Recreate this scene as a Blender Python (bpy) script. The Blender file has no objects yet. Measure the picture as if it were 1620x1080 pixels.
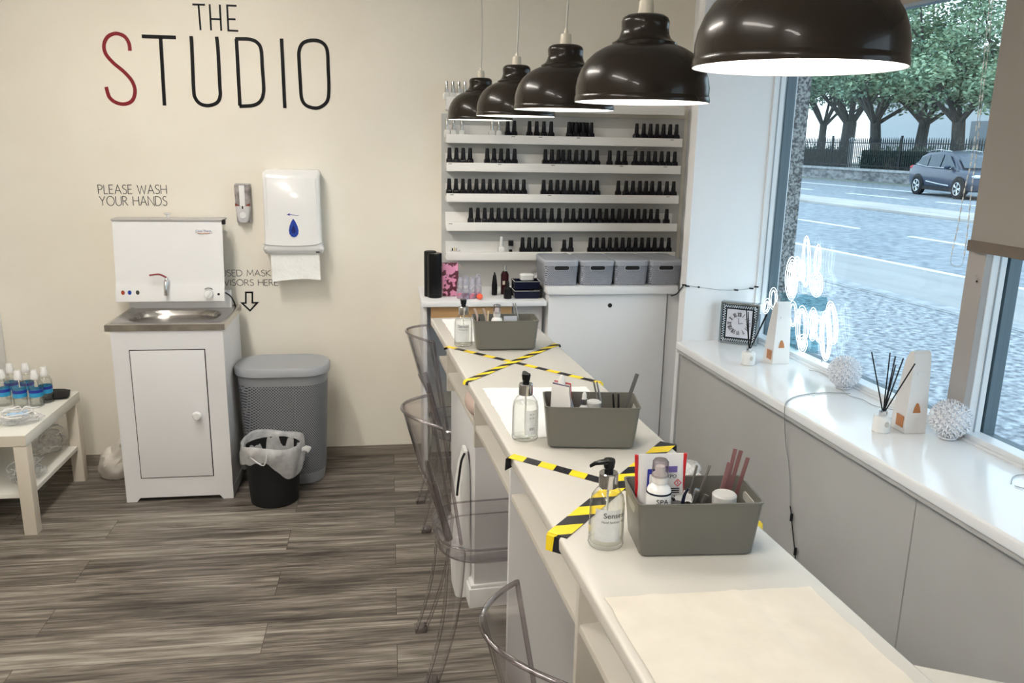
import bpy, bmesh, math, random
from mathutils import Vector, Matrix, noise
random.seed(7)
PI = math.pi
C = bpy.context.scene.collection
scene = bpy.context.scene

# ------------------------------------------------------------ camera
FOC, EYE, ROLL = 1306.0, 1.68, math.radians(1.1)
def cam_axes():
    n = Vector((math.sin(ROLL), -math.cos(ROLL), 0))
    v = Vector((615 - 810, 217 - 540, 0))
    d = v.dot(n)
    N = Vector((n.x, n.y, -d / FOC)).normalized()
    Y = Vector((v.x, v.y, FOC)).normalized()
    Y = (Y - N * Y.dot(N)).normalized()
    X = Y.cross(N)
    return Matrix((X, Y, N))
RM = cam_axes()
cam = bpy.data.cameras.new('camera'); camo = bpy.data.objects.new('camera', cam); C.objects.link(camo)
cam.lens = FOC / 1620 * 36; cam.sensor_width = 36; cam.sensor_fit = 'HORIZONTAL'; cam.clip_end = 300; cam.clip_start = 0.05
r_, u_, b_ = RM @ Vector((1, 0, 0)), RM @ Vector((0, -1, 0)), RM @ Vector((0, 0, -1))
camo.matrix_world = Matrix(((r_.x, u_.x, b_.x, 0), (r_.y, u_.y, b_.y, 0), (r_.z, u_.z, b_.z, EYE), (0, 0, 0, 1)))
scene.camera = camo
# measuring helpers: a sight line through a photo point met with a real plane of the room
EP = Vector((0, 0, EYE))
def ray(x, y): return RM @ Vector((x - 810, y - 540, FOC))
def wz(x, y, z): r = ray(x, y); return EP + r * ((z - EYE) / r.z)
def wy(x, y, Y): r = ray(x, y); return EP + r * (Y / r.y)
AL = math.radians(4.2); CA, SA = math.cos(AL), math.sin(AL)     # counter and window front run 4.2 degrees off the back wall's normal
def wu(x, y, u): r = ray(x, y); return EP + r * (u / (r.x * CA + r.y * SA))
def P(u, v, z=0): return Vector((u * CA - v * SA, u * SA + v * CA, z))
def UV(p): return Vector((p.x * CA + p.y * SA, -p.x * SA + p.y * CA, p.z))

# ------------------------------------------------------------ world, lights, exposure
scene.view_settings.view_transform = 'Standard'; scene.view_settings.look = 'None'
scene.view_settings.gamma = 1; scene.view_settings.use_curve_mapping = False
scene.view_settings.exposure = 1.5
w = bpy.data.worlds.new('sky'); scene.world = w; w.use_nodes = True
nt = w.node_tree; bg = nt.nodes['Background']
tc = nt.nodes.new('ShaderNodeTexCoord'); sx = nt.nodes.new('ShaderNodeSeparateXYZ'); cr = nt.nodes.new('ShaderNodeValToRGB')
nt.links.new(tc.outputs['Generated'], sx.inputs[0]); nt.links.new(sx.outputs['Z'], cr.inputs[0]); nt.links.new(cr.outputs[0], bg.inputs[0])
cr.color_ramp.elements[0].position = 0.0; cr.color_ramp.elements[0].color = (0.84, 0.93, 1.0, 1)
cr.color_ramp.elements[1].position = 0.7; cr.color_ramp.elements[1].color = (0.68, 0.83, 1.0, 1)
bg.inputs[1].default_value = 1.08
scene.cycles.max_bounces = 10; scene.cycles.transparent_max_bounces = 24; scene.cycles.transmission_bounces = 10
scene.cycles.sample_clamp_indirect = 6.0
scene.cycles.use_denoising = True

# ------------------------------------------------------------ materials
MATS = {}
def mat(name, col, rough=0.5, metal=0.0, trans=0.0, ior=1.45, emit=None, es=0.0, bump=0, bscale=40, coat=0.0, alpha=1.0, sss=0, spec=0.5):
    if name in MATS: return MATS[name]
    m = bpy.data.materials.new(name); m.use_nodes = True
    b = m.node_tree.nodes['Principled BSDF']
    b.inputs['Base Color'].default_value = (*col, 1); b.inputs['Roughness'].default_value = rough
    b.inputs['Metallic'].default_value = metal; b.inputs['IOR'].default_value = ior
    b.inputs['Transmission Weight'].default_value = trans; b.inputs['Coat Weight'].default_value = coat
    b.inputs['Alpha'].default_value = alpha; b.inputs['Specular IOR Level'].default_value = spec if sum(col) > 0.09 else 0.22
    if emit: b.inputs['Emission Color'].default_value = (*emit, 1); b.inputs['Emission Strength'].default_value = es
    n = m.node_tree
    t = n.nodes.new('ShaderNodeTexCoord'); no = n.nodes.new('ShaderNodeTexNoise'); no.inputs['Scale'].default_value = bscale
    n.links.new(t.outputs['Object'], no.inputs['Vector'])
    # every surface carries a faint procedural variation of roughness
    mr = n.nodes.new('ShaderNodeMapRange'); dv = 0.04 if rough > 0.32 else 0.006; mr.inputs['To Min'].default_value = max(rough - dv, 0); mr.inputs['To Max'].default_value = min(rough + dv, 1)
    n.links.new(no.outputs['Fac'], mr.inputs['Value'])
    if trans == 0: n.links.new(mr.outputs[0], b.inputs['Roughness'])
    if bump:
        bu = n.nodes.new('ShaderNodeBump'); bu.inputs['Strength'].default_value = bump; bu.inputs['Distance'].default_value = 0.01
        n.links.new(no.outputs['Fac'], bu.inputs['Height']); n.links.new(bu.outputs[0], b.inputs['Normal'])
    MATS[name] = m; return m
def two_tone(name, c1, c2, scale=(1, 1, 1), nscale=5, rough=0.6, detail=6, bump=0.0, lo=0.35, hi=0.65, metal=0, bdist=0.01):
    m = mat(name, c1, rough, metal); n = m.node_tree; b = n.nodes['Principled BSDF']
    t = n.nodes.new('ShaderNodeTexCoord'); mp = n.nodes.new('ShaderNodeMapping'); mp.inputs['Scale'].default_value = scale
    no = n.nodes.new('ShaderNodeTexNoise'); no.inputs['Scale'].default_value = nscale; no.inputs['Detail'].default_value = detail
    r = n.nodes.new('ShaderNodeValToRGB'); e = r.color_ramp.elements
    e[0].position = lo; e[1].position = hi; e[0].color = (*c1, 1); e[1].color = (*c2, 1)
    n.links.new(t.outputs['Object'], mp.inputs[0]); n.links.new(mp.outputs[0], no.inputs['Vector'])
    n.links.new(no.outputs['Fac'], r.inputs[0]); n.links.new(r.outputs[0], b.inputs['Base Color'])
    if bump:
        bu = n.nodes.new('ShaderNodeBump'); bu.inputs['Strength'].default_value = bump; bu.inputs['Distance'].default_value = bdist
        n.links.new(no.outputs['Fac'], bu.inputs['Height']); n.links.new(bu.outputs[0], b.inputs['Normal'])
    return m
def clear(name, face=(0.97, 0.97, 0.98), edge=(0.55, 0.52, 0.56), ior=1.45, p=3.0, gl=1.0):
    """thin clear plastic or glass: see-through straight on, darker and glossier at grazing angles"""
    m = bpy.data.materials.new(name); m.use_nodes = True; n = m.node_tree; n.nodes.clear()
    out = n.nodes.new('ShaderNodeOutputMaterial'); tr = n.nodes.new('ShaderNodeBsdfTransparent'); g = n.nodes.new('ShaderNodeBsdfGlossy')
    g.inputs['Roughness'].default_value = 0.03
    lw = n.nodes.new('ShaderNodeLayerWeight'); lw.inputs['Blend'].default_value = 0.5
    pw = n.nodes.new('ShaderNodeMath'); pw.operation = 'POWER'; pw.inputs[1].default_value = p
    mx = n.nodes.new('ShaderNodeMixRGB'); mx.inputs[1].default_value = (*face, 1); mx.inputs[2].default_value = (*edge, 1)
    n.links.new(lw.outputs['Facing'], pw.inputs[0]); n.links.new(pw.outputs[0], mx.inputs[0]); n.links.new(mx.outputs[0], tr.inputs[0])
    # Schlick reflectance, the same from either side of the thin sheet
    p5 = n.nodes.new('ShaderNodeMath'); p5.operation = 'POWER'; p5.inputs[1].default_value = 5; n.links.new(lw.outputs['Facing'], p5.inputs[0])
    ml = n.nodes.new('ShaderNodeMath'); ml.operation = 'MULTIPLY_ADD'; ml.inputs[1].default_value = 0.6 * gl; ml.inputs[2].default_value = 0.035 * gl; n.links.new(p5.outputs[0], ml.inputs[0])
    ms = n.nodes.new('ShaderNodeMixShader'); n.links.new(ml.outputs[0], ms.inputs[0]); n.links.new(tr.outputs[0], ms.inputs[1]); n.links.new(g.outputs[0], ms.inputs[2])
    n.links.new(ms.outputs[0], out.inputs[0]); MATS[name] = m; return m
def veil(name, col, a, var=0.5):
    """thin translucent film: part see-through, part soft white"""
    m = bpy.data.materials.new(name); m.use_nodes = True; n = m.node_tree; n.nodes.clear()
    out = n.nodes.new('ShaderNodeOutputMaterial'); tr = n.nodes.new('ShaderNodeBsdfTransparent'); d = n.nodes.new('ShaderNodeBsdfPrincipled')
    d.inputs['Base Color'].default_value = (*col, 1); d.inputs['Roughness'].default_value = 0.3
    t = n.nodes.new('ShaderNodeTexCoord'); no = n.nodes.new('ShaderNodeTexNoise'); no.inputs['Scale'].default_value = 25; no.inputs['Detail'].default_value = 4
    mr = n.nodes.new('ShaderNodeMapRange'); mr.inputs['From Min'].default_value = 0.35; mr.inputs['From Max'].default_value = 0.65
    mr.inputs['To Min'].default_value = a * (1 - var); mr.inputs['To Max'].default_value = min(1, a * (1 + var))
    n.links.new(t.outputs['Object'], no.inputs['Vector']); n.links.new(no.outputs['Fac'], mr.inputs['Value'])
    ms = n.nodes.new('ShaderNodeMixShader'); n.links.new(mr.outputs[0], ms.inputs[0]); n.links.new(tr.outputs[0], ms.inputs[1]); n.links.new(d.outputs[0], ms.inputs[2])
    n.links.new(ms.outputs[0], out.inputs[0]); MATS[name] = m; return m
def node_math(n, op, a, b=None):
    k = n.nodes.new('ShaderNodeMath'); k.operation = op
    for i, v in enumerate((a, b)):
        if v is None: continue
        if isinstance(v, (int, float)): k.inputs[i].default_value = v
        else: n.links.new(v, k.inputs[i])
    return k.outputs[0]
def lattice(name, col, hole, kx, kz, rough=0.45, thr=0.25, axes=('X', 'Z')):
    m = mat(name, col, rough); n = m.node_tree; b = n.nodes['Principled BSDF']
    t = n.nodes.new('ShaderNodeTexCoord'); s = n.nodes.new('ShaderNodeSeparateXYZ'); n.links.new(t.outputs['Object'], s.inputs[0])
    sxn = node_math(n, 'ADD', s.outputs['X'], s.outputs['Y'])
    a = node_math(n, 'SINE', node_math(n, 'MULTIPLY', sxn, kx)); c = node_math(n, 'SINE', node_math(n, 'MULTIPLY', s.outputs['Z'], kz))
    pr = node_math(n, 'MULTIPLY', a, c); th = node_math(n, 'GREATER_THAN', pr, thr)
    mx = n.nodes.new('ShaderNodeMixRGB'); n.links.new(th, mx.inputs[0]); mx.inputs[1].default_value = (*col, 1); mx.inputs[2].default_value = (*hole, 1)
    n.links.new(mx.outputs[0], b.inputs['Base Color'])
    bu = n.nodes.new('ShaderNodeBump'); bu.inputs['Strength'].default_value = 0.6; bu.inputs['Distance'].default_value = 0.002; bu.invert = True
    n.links.new(pr, bu.inputs['Height']); n.links.new(bu.outputs[0], b.inputs['Normal']); return m
def hazard(name, period, skew, duty=0.5):
    m = mat(name, (0.9, 0.7, 0.02), 0.35); n = m.node_tree; b = n.nodes['Principled BSDF']
    t = n.nodes.new('ShaderNodeTexCoord'); s = n.nodes.new('ShaderNodeSeparateXYZ'); n.links.new(t.outputs['Object'], s.inputs[0])
    q = node_math(n, 'ADD', s.outputs['X'], node_math(n, 'MULTIPLY', s.outputs['Y'], skew))
    f = node_math(n, 'FRACT', node_math(n, 'DIVIDE', q, period)); g = node_math(n, 'GREATER_THAN', f, duty)
    mx = n.nodes.new('ShaderNodeMixRGB'); n.links.new(g, mx.inputs[0]); mx.inputs[1].default_value = (0.95, 0.70, 0.02, 1); mx.inputs[2].default_value = (0.012, 0.012, 0.018, 1)
    n.links.new(mx.outputs[0], b.inputs['Base Color']); return m

# walls: cream emulsion with faint blotches
M_wall = two_tone('cream_wall', (0.80, 0.75, 0.655), (0.84, 0.80, 0.71), (1, 1, 1), 2.2, 0.75, 5, 0.05)
M_back_shade = two_tone('shaded_wall_grey', (0.50, 0.50, 0.485), (0.56, 0.56, 0.545), (0.5, 1, 6), 2.5, 0.6, 5, 0.03)  # wall colour greyed to hold the shade around the polish shelves
M_white = mat('white_paint', (0.82, 0.82, 0.82), 0.45)
M_reveal = mat('reveal_white_paint', (0.86, 0.86, 0.87), 0.6)
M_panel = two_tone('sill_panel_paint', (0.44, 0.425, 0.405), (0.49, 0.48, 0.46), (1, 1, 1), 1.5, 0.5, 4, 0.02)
M_sill = mat('gloss_white_sill', (0.88, 0.88, 0.88), 0.15)
M_ceil = mat('ceiling_white', (0.80, 0.78, 0.74), 0.8)
M_lam = mat('cream_laminate', (0.63, 0.605, 0.555), 0.24, bump=0.02, bscale=90)
M_lam2 = mat('cream_laminate_under', (0.60, 0.565, 0.50), 0.4)
M_ped = mat('pale_grey_board', (0.70, 0.70, 0.71), 0.4)
M_gwhite = mat('gloss_white_plastic', (0.80, 0.80, 0.80), 0.2, coat=0.3)
M_cab = mat('cabinet_white', (0.76, 0.76, 0.78), 0.35)
M_bwhite = mat('bright_white_board', (0.80, 0.81, 0.83), 0.35)
M_gap = mat('dark_gap', (0.02, 0.02, 0.02), 0.8)
M_black = mat('black_plastic', (0.008, 0.008, 0.009), 0.25)
M_mblack = mat('matt_black', (0.015, 0.015, 0.016), 0.6)
M_navy = mat('navy_black_plastic', (0.01, 0.012, 0.03), 0.2)
M_steel = two_tone('brushed_steel', (0.42, 0.40, 0.38), (0.62, 0.60, 0.57), (2, 30, 2), 8, 0.25, 3, 0, metal=1)
M_chrome = mat('chrome', (0.62, 0.62, 0.63), 0.16, 1)
M_grey = mat('grey_box_plastic', (0.145, 0.142, 0.124), 0.35)
M_bask = lattice('grey_woven_plastic', (0.34, 0.36, 0.41), (0.11, 0.115, 0.135), 650, 650, 0.5, 0.25)
M_bask2 = mat('grey_basket_rim', (0.38, 0.40, 0.45), 0.4)
M_hamp = lattice('grey_woven_hamper', (0.235, 0.245, 0.265), (0.045, 0.047, 0.055), 440, 440, 0.5, 0.2)
M_hamp2 = mat('grey_hamper_plastic', (0.27, 0.28, 0.30), 0.4)
M_shade = mat('dark_taupe_enamel', (0.022, 0.017, 0.013), 0.27, coat=0.15)
M_shadein = mat('white_enamel_inside', (0.92, 0.92, 0.90), 0.5)
M_bulb = mat('lit_bulb', (1, 1, 1), 0.5, emit=(1, 0.93, 0.82), es=17)
M_cream = mat('cream_fitting', (0.62, 0.57, 0.47), 0.35)
M_cord = mat('grey_flex', (0.50, 0.48, 0.44), 0.6)
M_light = mat('ceiling_light_diffuser', (1, 1, 1), 0.5, emit=(1, 0.94, 0.86), es=16)
M_neon = mat('neon_tube_lit', (1, 1, 1), 0.3, emit=(0.80, 0.95, 1.0), es=2.0)
M_acr = clear('clear_acrylic', (0.978, 0.975, 0.98), (0.45, 0.42, 0.45), 1.5, 4.0, 2.6)
M_acre = clear('clear_acrylic_edge', (0.80, 0.76, 0.78), (0.09, 0.07, 0.08), 1.5, 2.2, 3.5)
M_glass = clear('window_glass', (0.86, 0.93, 0.95), (0.6, 0.7, 0.72), 1.5, 4, 1.0)
M_botl = clear('clear_bottle', (0.975, 0.98, 0.975), (0.22, 0.23, 0.23), 1.5, 4.5, 1.8)
M_gel = clear('clear_gel', (0.985, 0.99, 0.975), (0.60, 0.61, 0.58), 1.2, 4.0, 0.8)
M_film = veil('clear_bag_film', (0.75, 0.75, 0.76), 0.28)
M_liner = veil('white_bin_liner_film', (0.80, 0.81, 0.82), 0.5, 0.15)
M_neon_reflect = clear('neon_reflection_tint', (0.62, 0.80, 0.84), (0.3, 0.4, 0.42), 1.4, 3, 0.8)  # tint standing in for a green reflection in the glass
M_paperw = mat('white_paper', (0.80, 0.80, 0.79), 0.8, bump=0.25, bscale=30)
M_paperc = two_tone('cream_paper_towel', (0.68, 0.63, 0.545), (0.73, 0.68, 0.595), (1, 1, 1), 14, 0.85, 6, 0.35, bdist=0.006)
M_red = mat('deep_red_vinyl', (0.22, 0.008, 0.016), 0.35)
M_blk = mat('black_vinyl', (0.004, 0.004, 0.005), 0.5)
M_dkg = mat('dark_grey_vinyl', (0.06, 0.065, 0.06), 0.5)
M_blue = mat('royal_blue', (0.012, 0.05, 0.35), 0.3)
M_lblue = mat('sky_blue_label', (0.03, 0.33, 0.62), 0.35)
M_dblue = mat('dark_blue_label', (0.02, 0.03, 0.30), 0.35)
M_birch = two_tone('birch_effect', (0.66, 0.60, 0.51), (0.72, 0.66, 0.57), (1, 14, 1), 3, 0.4, 4)
M_birch2 = mat('birch_white_top', (0.80, 0.79, 0.73), 0.35)
M_oak = two_tone('orange_oak', (0.42, 0.24, 0.10), (0.52, 0.32, 0.15), (1, 1, 14), 5, 0.45, 5)
M_rose = mat('rose_gold_pink', (0.24, 0.115, 0.115), 0.35, 0.3)
M_pink = mat('pink_plastic', (0.60, 0.10, 0.20), 0.4)
M_coral = mat('coral_plastic', (0.85, 0.12, 0.05), 0.4)
M_tan = mat('pinkish_tan', (0.50, 0.39, 0.34), 0.7)
M_copper = mat('copper_card', (0.50, 0.20, 0.07), 0.4)
M_lav = mat('ice_blue', (0.42, 0.55, 0.66), 0.3)
M_frame = mat('white_upvc_frame', (0.80, 0.82, 0.84), 0.3)
M_slate = mat('slate_grey_frame', (0.10, 0.135, 0.16), 0.5)
M_mull_shade = mat('shaded_post_face', (0.40, 0.37, 0.35), 0.6)  # front of the white posts, darkened for their backlit shade
M_blind = two_tone('taupe_blind_fabric', (0.31, 0.28, 0.25), (0.34, 0.31, 0.28), (60, 60, 60), 8, 0.85, 2)
M_blind2 = mat('brown_blind_bar', (0.16, 0.125, 0.095), 0.6)
M_head = mat('brown_head_board', (0.34, 0.30, 0.26), 0.6)

def planks():
    m = mat('grey_wood_planks', (0.3, 0.25, 0.2), 0.42); n = m.node_tree; b = n.nodes['Principled BSDF']
    t = n.nodes.new('ShaderNodeTexCoord')
    br = n.nodes.new('ShaderNodeTexBrick'); br.offset = 0.37; br.squash = 1
    br.inputs['Scale'].default_value = 1; br.inputs['Brick Width'].default_value = 1.22; br.inputs['Row Height'].default_value = 0.18
    br.inputs['Mortar Size'].default_value = 0.0012; br.inputs['Color1'].default_value = (0, 0, 0, 1); br.inputs['Color2'].default_value = (1, 1, 1, 1); br.inputs['Mortar'].default_value = (0.5, 0.5, 0.5, 1)
    n.links.new(t.outputs['Object'], br.inputs['Vector'])
    # per-plank shift so that the grain does not run on from plank to plank
    sh = n.nodes.new('ShaderNodeVectorMath'); sh.operation = 'ADD'
    sc = n.nodes.new('ShaderNodeVectorMath'); sc.operation = 'SCALE'; sc.inputs['Scale'].default_value = 7.0
    n.links.new(br.outputs['Color'], sc.inputs[0]); n.links.new(t.outputs['Object'], sh.inputs[0]); n.links.new(sc.outputs[0], sh.inputs[1])
    def nz(scale, ns, det, dist=0.0):
        mp = n.nodes.new('ShaderNodeMapping'); mp.inputs['Scale'].default_value = scale; n.links.new(sh.outputs[0], mp.inputs[0])
        k = n.nodes.new('ShaderNodeTexNoise'); k.inputs['Scale'].default_value = ns; k.inputs['Detail'].default_value = det
        k.inputs['Distortion'].default_value = dist; k.inputs['Roughness'].default_value = 0.65
        n.links.new(mp.outputs[0], k.inputs['Vector']); return k.outputs['Fac']
    g1 = nz((1.1, 16, 1), 2.2, 8, 0.6); g2 = nz((2.0, 75, 1), 2.0, 5, 0.2); g3 = nz((0.5, 3.5, 1), 1.5, 3, 0.8)
    s1 = node_math(n, 'ADD', node_math(n, 'MULTIPLY', g1, 0.52), node_math(n, 'MULTIPLY', g2, 0.30))
    s1 = node_math(n, 'ADD', s1, node_math(n, 'MULTIPLY', g3, 0.22))
    s2 = node_math(n, 'ADD', s1, node_math(n, 'MULTIPLY', br.outputs['Color'], 0.05))
    r = n.nodes.new('ShaderNodeValToRGB'); n.links.new(s2, r.inputs[0]); e = r.color_ramp.elements
    e[0].position = 0.415; e[0].color = (0.026, 0.021, 0.017, 1); e[1].position = 0.67; e[1].color = (0.40, 0.37, 0.32, 1)
    for p, c in ((0.475, (0.075, 0.063, 0.052)), (0.53, (0.140, 0.120, 0.100)), (0.59, (0.235, 0.21, 0.178))):
        q = r.color_ramp.elements.new(p); q.color = (*c, 1)
    mx = n.nodes.new('ShaderNodeMixRGB'); n.links.new(br.outputs['Fac'], mx.inputs[0]); n.links.new(r.outputs[0], mx.inputs[1]); mx.inputs[2].default_value = (0.05, 0.04, 0.03, 1)
    n.links.new(mx.outputs[0], b.inputs['Base Color'])
    bu = n.nodes.new('ShaderNodeBump'); bu.inputs['Strength'].default_value = 0.15; bu.inputs['Distance'].default_value = 0.004
    n.links.new(s1, bu.inputs['Height']); n.links.new(bu.outputs[0], b.inputs['Normal']); return m
M_floor = planks()

# ------------------------------------------------------------ mesh helpers
def BM(): return bmesh.new()
def add_box(bm, x0, x1, y0, y1, z0, z1, bev=0.0, seg=2):
    vs = [bm.verts.new((x, y, z)) for x in (x0, x1) for y in (y0, y1) for z in (z0, z1)]
    f = [bm.faces.new([vs[i] for i in q]) for q in ((0, 1, 3, 2), (4, 6, 7, 5), (0, 4, 5, 1), (2, 3, 7, 6), (0, 2, 6, 4), (1, 5, 7, 3))]
    if bev > 0:
        ed = list({e for k in f for e in k.edges})
        bmesh.ops.bevel(bm, geom=ed, offset=bev, segments=seg, profile=0.6, affect='EDGES', clamp_overlap=True)
    return bm
def box(x0, x1, y0, y1, z0, z1, bev=0.0, seg=2): return add_box(BM(), min(x0, x1), max(x0, x1), min(y0, y1), max(y0, y1), min(z0, z1), max(z0, z1), bev, seg)
def add_lathe(bm, prof, seg=32, cx=0, cy=0, cz=0, sx=1, sy=1, cap=True):
    rings = []
    for r, z in prof:
        if r < 1e-6: rings.append([bm.verts.new((cx, cy, cz + z))])
        else: rings.append([bm.verts.new((cx + r * sx * math.cos(2 * PI * k / seg), cy + r * sy * math.sin(2 * PI * k / seg), cz + z)) for k in range(seg)])
    for a, b in zip(rings, rings[1:]):
        for k in range(seg):
            k2 = (k + 1) % seg
            if len(a) == 1 and len(b) == 1: continue
            if len(a) == 1: bm.faces.new((a[0], b[k2], b[k]))
            elif len(b) == 1: bm.faces.new((a[k], a[k2], b[0]))
            else: bm.faces.new((a[k], a[k2], b[k2], b[k]))
    if cap:
        if len(rings[0]) > 1: bm.faces.new(list(reversed(rings[0])))
        if len(rings[-1]) > 1: bm.faces.new(rings[-1])
    return bm
def lathe(prof, seg=32, **k): return add_lathe(BM(), prof, seg, **k)
def smooth_pts(pts, n=6, closed=False):
    pts = [Vector(p) for p in pts]; out = []; L = len(pts)
    rng = range(L if closed else L - 1)
    for i in rng:
        if closed: p0, p1, p2, p3 = pts[i - 1], pts[i], pts[(i + 1) % L], pts[(i + 2) % L]
        else: p0, p1, p2, p3 = pts[max(i - 1, 0)], pts[i], pts[i + 1], pts[min(i + 2, L - 1)]
        for k in range(n):
            t = k / n
            out.append(0.5 * ((2 * p1) + (p2 - p0) * t + (2 * p0 - 5 * p1 + 4 * p2 - p3) * t * t + (3 * p1 - p0 - 3 * p2 + p3) * t ** 3))
    if not closed: out.append(pts[-1])
    return out
def add_tube(bm, pts, r, seg=8, closed=False, r2=None):
    pts = [Vector(p) for p in pts]; L = len(pts); rings = []; up = None
    for i, p in enumerate(pts):
        if closed: d = pts[(i + 1) % L] - pts[i - 1]
        else: d = pts[min(i + 1, L - 1)] - pts[max(i - 1, 0)]
        if d.length < 1e-9: d = Vector((0, 0, 1))
        d.normalize()
        if up is None: up = d.orthogonal().normalized()
        up = (up - d * up.dot(d))
        if up.length < 1e-6: up = d.orthogonal()
        up.normalize(); sd = d.cross(up)
        rr = r if r2 is None else r + (r2 - r) * i / (L - 1)
        if isinstance(r, (list, tuple)): rr = r[i]
        rings.append([bm.verts.new(p + up * rr * math.cos(2 * PI * k / seg) + sd * rr * math.sin(2 * PI * k / seg)) for k in range(seg)])
    n = L if closed else L - 1
    for i in range(n):
        a, b = rings[i], rings[(i + 1) % L]
        for k in range(seg): bm.faces.new((a[k], a[(k + 1) % seg], b[(k + 1) % seg], b[k]))
    if not closed: bm.faces.new(list(reversed(rings[0]))); bm.faces.new(rings[-1])
    return bm
def tube(pts, r, seg=8, closed=False, r2=None): return add_tube(BM(), pts, r, seg, closed, r2)
def add_loft(bm, rings, cap=True, closed_loop=True):
    vs = [[bm.verts.new(p) for p in r] for r in rings]
    for a, b in zip(vs, vs[1:]):
        n = len(a)
        for k in range(n if closed_loop else n - 1): bm.faces.new((a[k], a[(k + 1) % n], b[(k + 1) % n], b[k]))
    if cap and closed_loop: bm.faces.new(list(reversed(vs[0]))); bm.faces.new(vs[-1])
    return bm
def rrect(hx, hy, r, z, cx=0, cy=0, n=5):
    r = min(r, hx, hy); out = []
    for sx_, sy_, a0 in ((1, 1, 0), (-1, 1, PI / 2), (-1, -1, PI), (1, -1, 1.5 * PI)):
        for k in range(n + 1):
            a = a0 + PI / 2 * k / n
            out.append((cx + sx_ * (hx - r) + r * math.cos(a), cy + sy_ * (hy - r) + r * math.sin(a), z))
    return out
def add_prism(bm, poly, d0, d1, plane='xz'):
    def T(a, b, d): return (a, d, b) if plane == 'xz' else ((a, b, d) if plane == 'xy' else (d, a, b))
    v0 = [bm.verts.new(T(a, b, d0)) for a, b in poly]; v1 = [bm.verts.new(T(a, b, d1)) for a, b in poly]; n = len(poly)
    bm.faces.new(v0); bm.faces.new(list(reversed(v1)))
    for k in range(n): bm.faces.new((v0[k], v0[(k + 1) % n], v1[(k + 1) % n], v1[k]))
    return bm
def add_ribbon(bm, pts, wd, nrm, th=0.0015, closed=False):
    """flat strip of width wd following pts, lying in the plane with normal nrm"""
    pts = [Vector(p) for p in pts]; L = len(pts); nrm = Vector(nrm).normalized(); ls = []
    for i in range(L):
        if closed: d1 = (pts[i] - pts[i - 1]).normalized(); d2 = (pts[(i + 1) % L] - pts[i]).normalized()
        else:
            d1 = (pts[i] - pts[max(i - 1, 0)]); d2 = (pts[min(i + 1, L - 1)] - pts[i])
            if d1.length < 1e-9: d1 = d2
            if d2.length < 1e-9: d2 = d1
            d1.normalize(); d2.normalize()
        s = (d1 + d2); s = s.normalized() if s.length > 1e-6 else d1
        sd = s.cross(nrm).normalized(); k = 1 / max(0.4, abs(s.dot(d1)))
        ls.append((pts[i] + sd * wd / 2 * k, pts[i] - sd * wd / 2 * k))
    vs = [[bm.verts.new(a), bm.verts.new(b), bm.verts.new(b + nrm * th), bm.verts.new(a + nrm * th)] for a, b in ls]
    for i in range(L if closed else L - 1):
        a, b = vs[i], vs[(i + 1) % L]
        for k in range(4): bm.faces.new((a[k], a[(k + 1) % 4], b[(k + 1) % 4], b[k]))
    if not closed: bm.faces.new(list(reversed(vs[0]))); bm.faces.new(vs[-1])
    return bm
def obj(name, bm, m, parent=None, loc=(0, 0, 0), rotz=0.0, smooth=35, kind=None, fix=True):
    if fix: bmesh.ops.recalc_face_normals(bm, faces=bm.faces)
    me = bpy.data.meshes.new(name); bm.to_mesh(me); bm.free()
    for mm in (m if isinstance(m, (list, tuple)) else [m]): me.materials.append(mm)
    if smooth:
        me.polygons.foreach_set('use_smooth', [True] * len(me.polygons))
        me.set_sharp_from_angle(angle=math.radians(smooth))
    o = bpy.data.objects.new(name, me); C.objects.link(o); o.location = loc; o.rotation_euler = (0, 0, rotz)
    if parent: o.parent = parent
    if kind: o['kind'] = kind
    return o
def tag(o, label, cat, group=None):
    o['label'] = label; o['category'] = cat
    if group: o['group'] = group
    return o
def thing(name, label, cat, loc=(0, 0, 0), rotz=0.0, group=None):
    o = bpy.data.objects.new(name, None); C.objects.link(o); o.empty_display_size = 0.05
    o.location = loc; o.rotation_euler = (0, 0, rotz); return tag(o, label, cat, group)
def dup(root, loc, rotz=None, label=None, scale=None):
    r = root.copy(); C.objects.link(r); r.location = loc
    if rotz is not None: r.rotation_euler = (0, 0, rotz)
    if scale is not None: r.scale = scale
    if label: r['label'] = label
    for ch in list(root.children):
        c = ch.copy(); C.objects.link(c); c.parent = r
        for g in list(ch.children):
            d = g.copy(); C.objects.link(d); d.parent = c
    return r
def struct(name, bm, m, smooth=0, loc=(0, 0, 0), rotz=0.0, parent=None): return obj(name, bm, m, parent, loc, rotz, smooth, 'structure')

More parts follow.
